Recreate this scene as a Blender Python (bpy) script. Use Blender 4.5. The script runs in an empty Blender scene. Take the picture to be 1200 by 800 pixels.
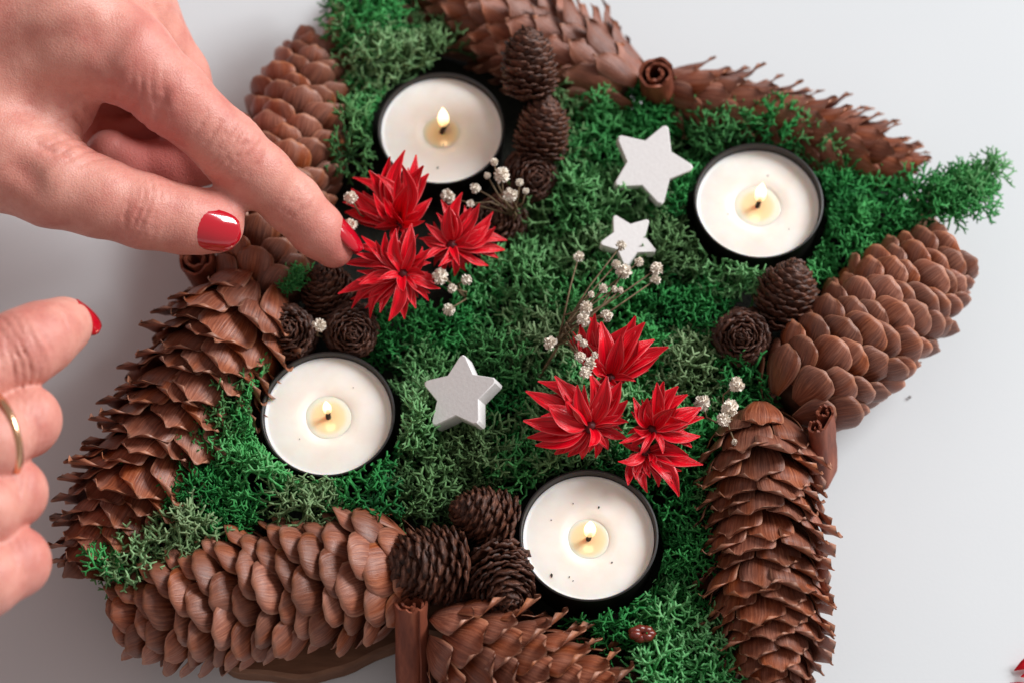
import bpy, math, random
import numpy as np
from mathutils import Vector, Matrix, noise

random.seed(7)
rng = np.random.default_rng(7)
SC = bpy.context.scene
COL = SC.collection
MM = 0.001

# ------------------------------------------------------------------ camera
W, H = 1200.0, 800.0
ELEV = math.radians(66.0)
DIST = 0.70
FPX = 2800.0
TGT = Vector((0, 0, 0.03))
VIEW = Vector((0, math.cos(ELEV), -math.sin(ELEV)))
CAM = TGT - VIEW * DIST
RIGHT = Vector((1, 0, 0))
UP = RIGHT.cross(VIEW)
cd = bpy.data.cameras.new('camera')
cam = bpy.data.objects.new('camera', cd)
COL.objects.link(cam)
cam.location = CAM
cam.rotation_euler = (math.pi / 2 - ELEV, 0, 0)
cd.sensor_width = 36.0
cd.lens = 36.0 * FPX / W
cd.clip_start = 0.02
cd.clip_end = 20
cd.dof.use_dof = True
cd.dof.focus_distance = 0.672
cd.dof.aperture_fstop = 7.5
SC.camera = cam

# ------------------------------------------------------------------ light
world = bpy.data.worlds.new('World')
SC.world = world
world.use_nodes = True
bg = world.node_tree.nodes['Background']
bg.inputs[0].default_value = (1.0, 0.90, 0.875, 1)
bg.inputs[1].default_value = 0.37


def area_light(name, loc, target, sx, sy, power, color):
    l = bpy.data.lights.new(name, 'AREA')
    l.shape = 'RECTANGLE'
    l.size, l.size_y = sx, sy
    l.energy = power
    l.color = color
    o = bpy.data.objects.new(name, l)
    COL.objects.link(o)
    o.location = loc
    d = Vector(target) - Vector(loc)
    o.rotation_euler = d.to_track_quat('-Z', 'Y').to_euler()
    return o


area_light('window_light', (2.0, 1.04, 1.5), (0.0, 0, 0), 1.2, 1.1, 100, (0.965, 0.99, 1.0))

SC.view_settings.view_transform = 'Standard'
SC.view_settings.look = 'None'
SC.view_settings.exposure = 0.0
SC.view_settings.gamma = 1.0
SC.view_settings.use_curve_mapping = False
SC.render.engine = 'CYCLES'
SC.cycles.max_bounces = 8
SC.cycles.use_denoising = True


# ------------------------------------------------------------------ helpers
def P(px, py, z):
    """point (metres) under a photo pixel at height z (millimetres)"""
    d = VIEW * FPX + RIGHT * (px - W / 2) - UP * (py - H / 2)
    t = (z * MM - CAM.z) / d.z
    return CAM + d * t


def lin(r, g, b):
    f = lambda c: (c / 255.0 / 12.92) if c <= 10.31 else ((c / 255.0 + 0.055) / 1.055) ** 2.4
    return (f(r), f(g), f(b), 1.0)


def link(o, parent=None):
    COL.objects.link(o)
    if parent is not None:
        o.parent = parent
    return o


def tag(o, label, cat, group=None):
    o['label'] = label
    o['category'] = cat
    if group:
        o['group'] = group
    return o


def thing(name, label, cat, loc=(0, 0, 0), group=None):
    o = bpy.data.objects.new(name, None)
    o.empty_display_size = 0.005
    link(o)
    o.location = loc
    return tag(o, label, cat, group)


def mesh(name, V, F, mat, smooth=True):
    me = bpy.data.meshes.new(name)
    me.from_pydata([tuple(v) for v in V], [], F)
    if smooth:
        me.polygons.foreach_set('use_smooth', [True] * len(me.polygons))
    if mat is not None:
        me.materials.append(mat)
    me.update()
    return me


def mobj(name, me, parent=None):
    return link(bpy.data.objects.new(name, me), parent)


def fast_mesh(name, V, T, mat, attrs=None):
    """numpy triangles -> mesh"""
    me = bpy.data.meshes.new(name)
    n, k = T.shape
    me.vertices.add(len(V))
    me.vertices.foreach_set('co', V.astype(np.float32).ravel())
    me.loops.add(n * k)
    me.loops.foreach_set('vertex_index', T.astype(np.int32).ravel())
    me.polygons.add(n)
    me.polygons.foreach_set('loop_start', np.arange(0, n * k, k, dtype=np.int32))
    me.polygons.foreach_set('use_smooth', np.ones(n, dtype=bool))
    for nm, arr in (attrs or {}).items():
        a = me.attributes.new(nm, 'FLOAT', 'POINT')
        a.data.foreach_set('value', arr.astype(np.float32))
    me.materials.append(mat)
    me.update(calc_edges=True)
    me.validate()
    return me


def grid_faces(nu, nv, off=0, wrap=False):
    F = []
    for i in range(nu - 1):
        for j in range(nv - (0 if wrap else 1)):
            a = off + i * nv + j
            b = off + i * nv + (j + 1) % nv
            F.append((a, b, b + nv, a + nv))
    return F


def tube(V, F, pts, rad, n=8, cap=True):
    """append a tube through pts (mathutils vectors), rad list"""
    off = len(V)
    m = len(pts)
    prev = None
    for i, p in enumerate(pts):
        d = (pts[min(i + 1, m - 1)] - pts[max(i - 1, 0)]).normalized()
        if prev is None:
            a = d.orthogonal().normalized()
        else:
            a = (prev - d * prev.dot(d)).normalized()
        prev = a
        b = d.cross(a)
        for k in range(n):
            t = 2 * math.pi * k / n
            V.append(p + (a * math.cos(t) + b * math.sin(t)) * rad[i])
    F += grid_faces(m, n, off, True)
    if cap:
        F.append(tuple(off + k for k in reversed(range(n))))
        F.append(tuple(off + (m - 1) * n + k for k in range(n)))


def lathe(prof, n=64):
    V, F = [], []
    for r, z in prof:
        for k in range(n):
            t = 2 * math.pi * k / n
            V.append((r * math.cos(t), r * math.sin(t), z))
    F = grid_faces(len(prof), n, 0, True)
    return V, F


# ------------------------------------------------------------------ materials
def new_mat(name):
    m = bpy.data.materials.new(name)
    m.use_nodes = True
    nt = m.node_tree
    return m, nt, nt.nodes['Principled BSDF'], nt.nodes, nt.links


def N(nodes, typ, **kw):
    n = nodes.new(typ)
    for k, v in kw.items():
        if k.startswith('i_'):
            key = k[2:]
            key = int(key) if key.isdigit() else key.replace('_', ' ')
            n.inputs[key].default_value = v
        else:
            setattr(n, k, v)
    return n


def ramp(nodes, stops):
    r = nodes.new('ShaderNodeValToRGB')
    e = r.color_ramp.elements
    while len(e) < len(stops):
        e.new(0.5)
    for i, (p, c) in enumerate(stops):
        e[i].position = p
        e[i].color = c
    return r


def bump(nodes, links, bs, src, strength, dist):
    b = N(nodes, 'ShaderNodeBump')
    b.inputs['Strength'].default_value = strength
    b.inputs['Distance'].default_value = dist
    links.new(src, b.inputs['Height'])
    links.new(b.outputs[0], bs.inputs['Normal'])
    return b


def mat_table():
    m, nt, bs, n, l = new_mat('white_table')
    tc = N(n, 'ShaderNodeTexCoord')
    nz = N(n, 'ShaderNodeTexNoise', i_Scale=9.0, i_Detail=4.0)
    l.new(tc.outputs['Object'], nz.inputs['Vector'])
    r = ramp(n, [(0.3, (0.69, 0.715, 0.735, 1)), (0.7, (0.72, 0.742, 0.76, 1))])
    l.new(nz.outputs[0], r.inputs[0])
    l.new(r.outputs[0], bs.inputs['Base Color'])
    bs.inputs['Roughness'].default_value = 0.38
    bs.inputs['Specular IOR Level'].default_value = 0.35
    n2 = N(n, 'ShaderNodeTexNoise', i_Scale=900.0, i_Detail=3.0)
    l.new(tc.outputs['Object'], n2.inputs['Vector'])
    bump(n, l, bs, n2.outputs[0], 0.05, 0.0004)
    return m


def mat_spruce():
    m, nt, bs, n, l = new_mat('spruce_scale')
    uv = N(n, 'ShaderNodeUVMap')
    oi = N(n, 'ShaderNodeObjectInfo')
    # fibres fan along the scale
    mp = N(n, 'ShaderNodeMapping')
    mp.inputs['Scale'].default_value = (34, 2.2, 1)
    l.new(uv.outputs[0], mp.inputs[0])
    off = N(n, 'ShaderNodeVectorMath', operation='ADD')
    l.new(mp.outputs[0], off.inputs[0])
    sc = N(n, 'ShaderNodeMath', operation='MULTIPLY', i_1=37.0)
    l.new(oi.outputs['Random'], sc.inputs[0])
    l.new(sc.outputs[0], off.inputs[1])
    nz = N(n, 'ShaderNodeTexNoise', i_Scale=1.0, i_Detail=5.0, i_Roughness=0.6)
    l.new(off.outputs[0], nz.inputs['Vector'])
    nz2 = N(n, 'ShaderNodeTexNoise', i_Scale=0.09, i_Detail=3.0)
    l.new(off.outputs[0], nz2.inputs['Vector'])
    r = ramp(n, [(0.28, lin(82, 36, 24)), (0.5, lin(132, 71, 50)), (0.72, lin(176, 112, 84))])
    l.new(nz.outputs[0], r.inputs[0])
    # tip a little paler and greyer, base redder
    sx = N(n, 'ShaderNodeSeparateXYZ')
    l.new(uv.outputs[0], sx.inputs[0])
    mr = N(n, 'ShaderNodeMapRange')
    mr.inputs[1].default_value = 0.45
    mr.inputs[2].default_value = 1.0
    l.new(sx.outputs[1], mr.inputs[0])
    mx = N(n, 'ShaderNodeMix', data_type='RGBA')
    mx.inputs['B'].default_value = lin(164, 104, 80)
    ml = N(n, 'ShaderNodeMath', operation='MULTIPLY', i_1=0.42)
    l.new(mr.outputs[0], ml.inputs[0])
    l.new(ml.outputs[0], mx.inputs['Factor'])
    l.new(r.outputs[0], mx.inputs['A'])
    # per scale hue/value
    # pale papery rim
    ea = N(n, 'ShaderNodeMath', operation='SUBTRACT', i_1=0.5)
    l.new(sx.outputs[0], ea.inputs[0])
    eb = N(n, 'ShaderNodeMath', operation='ABSOLUTE')
    l.new(ea.outputs[0], eb.inputs[0])
    ec = N(n, 'ShaderNodeMath', operation='MULTIPLY', i_1=2.0)
    l.new(eb.outputs[0], ec.inputs[0])
    ed = N(n, 'ShaderNodeMath', operation='MAXIMUM')
    l.new(ec.outputs[0], ed.inputs[0])
    l.new(sx.outputs[1], ed.inputs[1])
    ee = N(n, 'ShaderNodeMapRange')
    ee.inputs[1].default_value = 0.90
    ee.inputs[2].default_value = 1.0
    ee.inputs[4].default_value = 0.55
    l.new(ed.outputs[0], ee.inputs[0])
    mx2 = N(n, 'ShaderNodeMix', data_type='RGBA')
    mx2.inputs['B'].default_value = lin(186, 130, 100)
    l.new(ee.outputs[0], mx2.inputs['Factor'])
    l.new(mx.outputs['Result'], mx2.inputs['A'])
    mx = mx2
    hs = N(n, 'ShaderNodeHueSaturation')
    v = N(n, 'ShaderNodeMapRange')
    v.inputs[3].default_value = 0.66
    v.inputs[4].default_value = 1.22
    l.new(oi.outputs['Random'], v.inputs[0])
    l.new(v.outputs[0], hs.inputs['Value'])
    sat = N(n, 'ShaderNodeMapRange')
    sat.inputs[1].default_value = 0.3
    sat.inputs[2].default_value = 0.7
    sat.inputs[3].default_value = 0.85
    sat.inputs[4].default_value = 1.12
    l.new(nz2.outputs[0], sat.inputs[0])
    l.new(sat.outputs[0], hs.inputs['Saturation'])
    l.new(mx.outputs['Result'], hs.inputs['Color'])
    l.new(hs.outputs[0], bs.inputs['Base Color'])
    bs.inputs['Roughness'].default_value = 0.42
    bs.inputs['Specular IOR Level'].default_value = 0.45
    bump(n, l, bs, nz.outputs[0], 0.35, 0.0007)
    return m


def mat_noise(name, stops, scale, rough=0.6, bs_strength=0.3, bdist=0.0006, detail=5.0, spec=0.4, randv=None, stretch=None):
    m, nt, bs, n, l = new_mat(name)
    tc = N(n, 'ShaderNodeTexCoord')
    src = tc.outputs['Object']
    if stretch:
        mp = N(n, 'ShaderNodeMapping')
        mp.inputs['Scale'].default_value = stretch
        l.new(src, mp.inputs[0])
        src = mp.outputs[0]
    nz = N(n, 'ShaderNodeTexNoise', i_Scale=scale, i_Detail=detail, i_Roughness=0.62)
    l.new(src, nz.inputs['Vector'])
    r = ramp(n, stops)
    l.new(nz.outputs[0], r.inputs[0])
    out = r.outputs[0]
    if randv:
        oi = N(n, 'ShaderNodeObjectInfo')
        v = N(n, 'ShaderNodeMapRange')
        v.inputs[3].default_value, v.inputs[4].default_value = randv
        l.new(oi.outputs['Random'], v.inputs[0])
        hs = N(n, 'ShaderNodeHueSaturation')
        l.new(v.outputs[0], hs.inputs['Value'])
        l.new(out, hs.inputs['Color'])
        out = hs.outputs[0]
    l.new(out, bs.inputs['Base Color'])
    bs.inputs['Roughness'].default_value = rough
    bs.inputs['Specular IOR Level'].default_value = spec
    if bs_strength:
        bump(n, l, bs, nz.outputs[0], bs_strength, bdist)
    return m


def mat_moss():
    m, nt, bs, n, l = new_mat('reindeer_moss')
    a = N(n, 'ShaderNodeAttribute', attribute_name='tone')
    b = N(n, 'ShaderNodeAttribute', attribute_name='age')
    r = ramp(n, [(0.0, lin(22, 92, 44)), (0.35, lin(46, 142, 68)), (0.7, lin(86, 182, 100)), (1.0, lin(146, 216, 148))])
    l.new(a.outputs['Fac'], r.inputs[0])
    r2 = ramp(n, [(0.0, lin(70, 88, 54)), (0.5, lin(118, 144, 96)), (1.0, lin(176, 194, 150))])
    l.new(a.outputs['Fac'], r2.inputs[0])
    mx = N(n, 'ShaderNodeMix', data_type='RGBA')
    l.new(b.outputs['Fac'], mx.inputs['Factor'])
    l.new(r.outputs[0], mx.inputs['A'])
    l.new(r2.outputs[0], mx.inputs['B'])
    l.new(mx.outputs['Result'], bs.inputs['Base Color'])
    bs.inputs['Roughness'].default_value = 0.6
    bs.inputs['Specular IOR Level'].default_value = 0.3
    tr = N(n, 'ShaderNodeBsdfTranslucent')
    l.new(mx.outputs['Result'], tr.inputs['Color'])
    ms = N(n, 'ShaderNodeMixShader')
    ms.inputs[0].default_value = 0.3
    l.new(bs.outputs[0], ms.inputs[1])
    l.new(tr.outputs[0], ms.inputs[2])
    l.new(ms.outputs[0], n['Material Output'].inputs['Surface'])
    return m


def mat_petal():
    m, nt, bs, n, l = new_mat('red_petal')
    uv = N(n, 'ShaderNodeUVMap')
    oi = N(n, 'ShaderNodeObjectInfo')
    sx = N(n, 'ShaderNodeSeparateXYZ')
    l.new(uv.outputs[0], sx.inputs[0])
    mp = N(n, 'ShaderNodeMapping')
    mp.inputs['Scale'].default_value = (16, 1.3, 1)
    l.new(uv.outputs[0], mp.inputs[0])
    off = N(n, 'ShaderNodeVectorMath', operation='ADD')
    l.new(mp.outputs[0], off.inputs[0])
    sc = N(n, 'ShaderNodeMath', operation='MULTIPLY', i_1=29.0)
    l.new(oi.outputs['Random'], sc.inputs[0])
    l.new(sc.outputs[0], off.inputs[1])
    nz = N(n, 'ShaderNodeTexNoise', i_Scale=1.0, i_Detail=4.0)
    l.new(off.outputs[0], nz.inputs['Vector'])
    r = ramp(n, [(0.28, lin(158, 0, 14)), (0.5, lin(226, 3, 30)), (0.75, lin(246, 18, 42))])
    l.new(nz.outputs[0], r.inputs[0])
    # paler pink along both rims, broken up by the noise
    e = N(n, 'ShaderNodeMath', operation='SUBTRACT', i_1=0.5)
    l.new(sx.outputs[0], e.inputs[0])
    ab = N(n, 'ShaderNodeMath', operation='ABSOLUTE')
    l.new(e.outputs[0], ab.inputs[0])
    mr = N(n, 'ShaderNodeMapRange')
    mr.inputs[1].default_value = 0.44
    mr.inputs[2].default_value = 0.5
    l.new(ab.outputs[0], mr.inputs[0])
    ml = N(n, 'ShaderNodeMath', operation='MULTIPLY')
    l.new(mr.outputs[0], ml.inputs[0])
    l.new(nz.outputs[0], ml.inputs[1])
    mx = N(n, 'ShaderNodeMix', data_type='RGBA')
    mx.inputs['B'].default_value = lin(255, 120, 120)
    ml2 = N(n, 'ShaderNodeMath', operation='MULTIPLY', i_1=1.5)
    l.new(ml.outputs[0], ml2.inputs[0])
    l.new(ml2.outputs[0], mx.inputs['Factor'])
    l.new(r.outputs[0], mx.inputs['A'])
    l.new(mx.outputs['Result'], bs.inputs['Base Color'])
    bs.inputs['Roughness'].default_value = 0.28
    bs.inputs['Specular IOR Level'].default_value = 0.4
    bump(n, l, bs, nz.outputs[0], 0.5, 0.0008)
    return m


def mat_skin():
    m, nt, bs, n, l = new_mat('skin')
    tc = N(n, 'ShaderNodeTexCoord')
    red = N(n, 'ShaderNodeAttribute', attribute_name='red')
    nz = N(n, 'ShaderNodeTexNoise', i_Scale=95.0, i_Detail=6.0, i_Roughness=0.65)
    l.new(tc.outputs['Object'], nz.inputs['Vector'])
    r = ramp(n, [(0.3, lin(198, 122, 110)), (0.5, lin(213, 146, 131)), (0.72, lin(225, 163, 147))])
    l.new(nz.outputs[0], r.inputs[0])
    mx = N(n, 'ShaderNodeMix', data_type='RGBA')
    mx.inputs['B'].default_value = lin(196, 96, 92)
    l.new(red.outputs['Fac'], mx.inputs['Factor'])
    l.new(r.outputs[0], mx.inputs['A'])
    l.new(mx.outputs['Result'], bs.inputs['Base Color'])
    bs.inputs['Subsurface Weight'].default_value = 0.25
    bs.inputs['Subsurface Radius'].default_value = (1.0, 0.30, 0.16)
    bs.inputs['Subsurface Scale'].default_value = 0.0035
    bs.inputs['Roughness'].default_value = 0.46
    bs.inputs['Specular IOR Level'].default_value = 0.4
    vo = N(n, 'ShaderNodeTexVoronoi', i_Scale=1900.0)
    l.new(tc.outputs['Object'], vo.inputs['Vector'])
    n2 = N(n, 'ShaderNodeTexNoise', i_Scale=650.0, i_Detail=4.0)
    l.new(tc.outputs['Object'], n2.inputs['Vector'])
    ad = N(n, 'ShaderNodeMath', operation='ADD')
    l.new(vo.outputs['Distance'], ad.inputs[0])
    l.new(n2.outputs[0], ad.inputs[1])
    ve = N(n, 'ShaderNodeTexVoronoi', feature='DISTANCE_TO_EDGE', i_Scale=820.0)
    l.new(tc.outputs['Object'], ve.inputs['Vector'])
    vm = N(n, 'ShaderNodeMath', operation='MINIMUM', i_1=0.12)
    l.new(ve.outputs['Distance'], vm.inputs[0])
    vk = N(n, 'ShaderNodeMath', operation='MULTIPLY_ADD', i_1=3.0)
    l.new(vm.outputs[0], vk.inputs[0])
    l.new(ad.outputs[0], vk.inputs[2])
    b1 = bump(n, l, bs, vk.outputs[0], 0.28, 0.0003)
    wr = N(n, 'ShaderNodeAttribute', attribute_name='crease')
    b2 = N(n, 'ShaderNodeBump')
    b2.inputs['Strength'].default_value = 1.0
    b2.inputs['Distance'].default_value = 0.0006
    l.new(wr.outputs['Fac'], b2.inputs['Height'])
    l.new(b2.outputs[0], b1.inputs['Normal'])
    return m


def plain(name, col, rough=0.5, **kw):
    m, nt, bs, n, l = new_mat(name)
    bs.inputs['Base Color'].default_value = col
    bs.inputs['Roughness'].default_value = rough
    for k, v in kw.items():
        bs.inputs[k.replace('_', ' ')].default_value = v
    return m


def mat_flame():
    m, nt, bs, n, l = new_mat('flame')
    tc = N(n, 'ShaderNodeTexCoord')
    sx = N(n, 'ShaderNodeSeparateXYZ')
    l.new(tc.outputs['Generated'], sx.inputs[0])
    r = ramp(n, [(0.0, (1.0, 0.42, 0.10, 1)), (0.3, (1.0, 0.70, 0.34, 1)), (0.6, (1.0, 0.80, 0.46, 1)), (1.0, (1.0, 0.62, 0.22, 1))])
    l.new(sx.outputs[2], r.inputs[0])
    em = N(n, 'ShaderNodeEmission')
    l.new(r.outputs[0], em.inputs[0])
    s = ramp(n, [(0.0, (0.05, 0.05, 0.05, 1)), (0.25, (0.5, 0.5, 0.5, 1)), (0.6, (1, 1, 1, 1)), (1.0, (0.6, 0.6, 0.6, 1))])
    l.new(sx.outputs[2], s.inputs[0])
    mu = N(n, 'ShaderNodeMath', operation='MULTIPLY', i_1=1.5)
    l.new(s.outputs[0], mu.inputs[0])
    l.new(mu.outputs[0], em.inputs[1])
    tr = N(n, 'ShaderNodeBsdfTransparent')
    ad = N(n, 'ShaderNodeAddShader')
    l.new(em.outputs[0], ad.inputs[0])
    l.new(tr.outputs[0], ad.inputs[1])
    l.new(ad.outputs[0], n['Material Output'].inputs['Surface'])
    return m


MAT = dict(
    table=mat_table(),
    spruce=mat_spruce(),
    core=mat_noise('cone_core', [(0.3, lin(60, 34, 24)), (0.7, lin(96, 60, 44))], 300),
    dark=mat_noise('dark_cone_scale', [(0.3, lin(46, 25, 18)), (0.55, lin(86, 50, 36)), (0.8, lin(146, 94, 70))], 900, 0.5, 0.6, 0.0008, randv=(0.7, 1.3)),
    darkcore=plain('dark_cone_core', lin(34, 19, 15), 0.8),
    cinnamon=mat_noise('cinnamon_bark', [(0.3, lin(92, 42, 28)), (0.55, lin(132, 68, 46)), (0.8, lin(164, 98, 70))], 260, 0.62, 0.45, 0.0006, stretch=(1, 1, 0.25)),
    board=mat_noise('raw_wood', [(0.3, lin(96, 62, 44)), (0.6, lin(132, 92, 68)), (0.8, lin(160, 120, 92))], 120, 0.7, 0.4, 0.0006, stretch=(0.3, 1.6, 1)),
    bed=mat_noise('shade_bed', [(0.3, lin(12, 16, 10)), (0.7, lin(28, 28, 18))], 200, 0.9, 0.8, 0.002),  # near-black: shade in the moss gaps put into the colour
    moss=mat_moss(),
    petal=mat_petal(),
    flowercore=plain('flower_heart', lin(84, 6, 14), 0.6),
    starwood=mat_noise('white_painted_wood', [(0.3, lin(224, 219, 218)), (0.7, lin(233, 229, 228))], 900, 0.75, 0.18, 0.0004),
    cup=mat_noise('black_tin', [(0.3, lin(20, 16, 16)), (0.7, lin(34, 28, 28))], 500, 0.38, 0.1, 0.0002, spec=0.5),
    wick=plain('charred_wick', lin(44, 22, 14), 0.8),
    flame=mat_flame(),
    gyp=mat_noise('dry_gypsophila', [(0.3, lin(226, 212, 196)), (0.7, lin(250, 243, 232))], 700, 0.8, 0.2, randv=(0.92, 1.05)),
    stem=mat_noise('dry_stem', [(0.3, lin(84, 66, 46)), (0.7, lin(132, 110, 82))], 500, 0.7, 0.2),
    skin=mat_skin(),
    nail=plain('red_nail_polish', lin(190, 10, 34), 0.16, Coat_Weight=1.0, Coat_Roughness=0.04),
    gold=plain('rose_gold', lin(226, 176, 140), 0.22, Metallic=1.0),
)


def mat_wax():
    m, nt, bs, n, l = new_mat('candle_wax')
    tc = N(n, 'ShaderNodeTexCoord')
    nz = N(n, 'ShaderNodeTexNoise', i_Scale=160.0, i_Detail=3.0)
    l.new(tc.outputs['Object'], nz.inputs['Vector'])
    r = ramp(n, [(0.3, lin(247, 234, 225)), (0.7, lin(252, 243, 236))])
    l.new(nz.outputs[0], r.inputs[0])
    l.new(r.outputs[0], bs.inputs['Base Color'])
    bs.inputs['Subsurface Weight'].default_value = 0.5
    bs.inputs['Subsurface Radius'].default_value = (1.0, 0.6, 0.35)
    bs.inputs['Subsurface Scale'].default_value = 0.004
    bs.inputs['Roughness'].default_value = 0.45
    bump(n, l, bs, nz.outputs[0], 0.12, 0.0008)
    return m


MAT['wax'] = mat_wax()
def mat_pool():
    m, nt, bs, n, l = new_mat('molten_wax')
    tc = N(n, 'ShaderNodeTexCoord')
    mp = N(n, 'ShaderNodeMapping')
    mp.inputs['Scale'].default_value = (1, 1, 0)
    l.new(tc.outputs['Object'], mp.inputs[0])
    ln = N(n, 'ShaderNodeVectorMath', operation='LENGTH')
    l.new(mp.outputs[0], ln.inputs[0])
    mr = N(n, 'ShaderNodeMapRange')
    mr.inputs[1].default_value = 0.0015
    mr.inputs[2].default_value = 0.0056
    l.new(ln.outputs['Value'], mr.inputs[0])
    # clear deep wax in the middle, clouding to set wax at the edge
    r = ramp(n, [(0.0, lin(244, 208, 158)), (0.7, lin(247, 220, 180)), (1.0, lin(246, 232, 216))])
    l.new(mr.outputs[0], r.inputs[0])
    l.new(r.outputs[0], bs.inputs['Base Color'])
    bs.inputs['Roughness'].default_value = 0.1
    bs.inputs['Subsurface Weight'].default_value = 0.5
    bs.inputs['Subsurface Scale'].default_value = 0.004
    return m


MAT['pool'] = mat_pool()
MAT['soot'] = plain('soot_speck', lin(50, 42, 40), 0.8)

# ------------------------------------------------------------------ table
t = mobj('table', mesh('table', [(-2, -2, 0), (2, -2, 0), (2, 2, 0), (-2, 2, 0)], [(0, 1, 2, 3)], MAT['table'], False))
t['kind'] = 'structure'

# ------------------------------------------------------------------ wooden base (four pointed star board) with an added dark bed under the moss
def outline(pix, z):
    return [P(x, y, z) for x, y in pix]


def smooth_loop(pts, sub=6):
    out = []
    n = len(pts)
    for i in range(n):
        p0, p1, p2, p3 = (pts[(i + k - 1) % n] for k in range(4))
        for s in range(sub):
            t = s / sub
            out.append(0.5 * ((2 * p1) + (p2 - p0) * t + (2 * p0 - 5 * p1 + 4 * p2 - p3) * t * t + (3 * p1 - p0 - 3 * p2 + p3) * t ** 3))
    return out


BOARD = [(215, 745), (250, 770), (300, 788), (375, 788), (450, 762), (500, 742), (560, 770), (680, 830), (800, 905), (880, 900), (925, 800), (935, 680), (930, 560), (960, 500), (1030, 440), (1095, 350), (1115, 285), (1075, 240), (960, 200), (820, 150), (745, 130), (680, 90), (560, 30), (470, -30), (410, -20), (360, 80), (320, 190), (275, 310), (245, 390), (180, 500), (145, 620), (160, 700)]


def slab(pts, z0, z1, bev, mat, name, wob=0.0):
    V, F = [], []
    n = len(pts)
    c = sum(pts, Vector()) / n
    for (z, ins) in ((z0, 0.0), (z1 - bev, 0.0), (z1, bev)):
        for p in pts:
            d = (c - p)
            d.z = 0
            d.normalize()
            q = p + d * ins
            V.append(Vector((q.x, q.y, z + (noise.noise(q * 180) * wob if z == z1 else 0))))
    F += [f[::-1] for f in grid_faces(3, n, 0, True)]
    F = [tuple(reversed(f)) for f in F]
    F.append(tuple(2 * n + k for k in range(n)))
    F.append(tuple(reversed(range(n))))
    return mesh(name, V, F, mat, False)


base = thing('star_board', 'raw brown wooden board under the cones, its edge showing below the longest row of scales', 'board', (0, 0, 0))
bp = smooth_loop(outline(BOARD, 9))
bp = [p + Vector((noise.noise(p * 120), noise.noise(p * 120 + Vector((5, 5, 5))), 0)) * 0.0012 for p in bp]
mobj('board', slab(bp, 0.0005, 0.009, 0.0012, MAT['board'], 'board'), base)
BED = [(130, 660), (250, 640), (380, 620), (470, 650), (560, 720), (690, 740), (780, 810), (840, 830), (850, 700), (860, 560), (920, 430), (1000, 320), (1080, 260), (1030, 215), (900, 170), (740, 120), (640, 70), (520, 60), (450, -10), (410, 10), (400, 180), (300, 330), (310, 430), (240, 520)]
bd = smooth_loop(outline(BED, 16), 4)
mobj('shade_bed', slab(bd, 0.0095, 0.0165, 0.004, MAT['bed'], 'shade_bed'), base)  # added block carrying moss and candles, dark so the gaps look shaded


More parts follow.
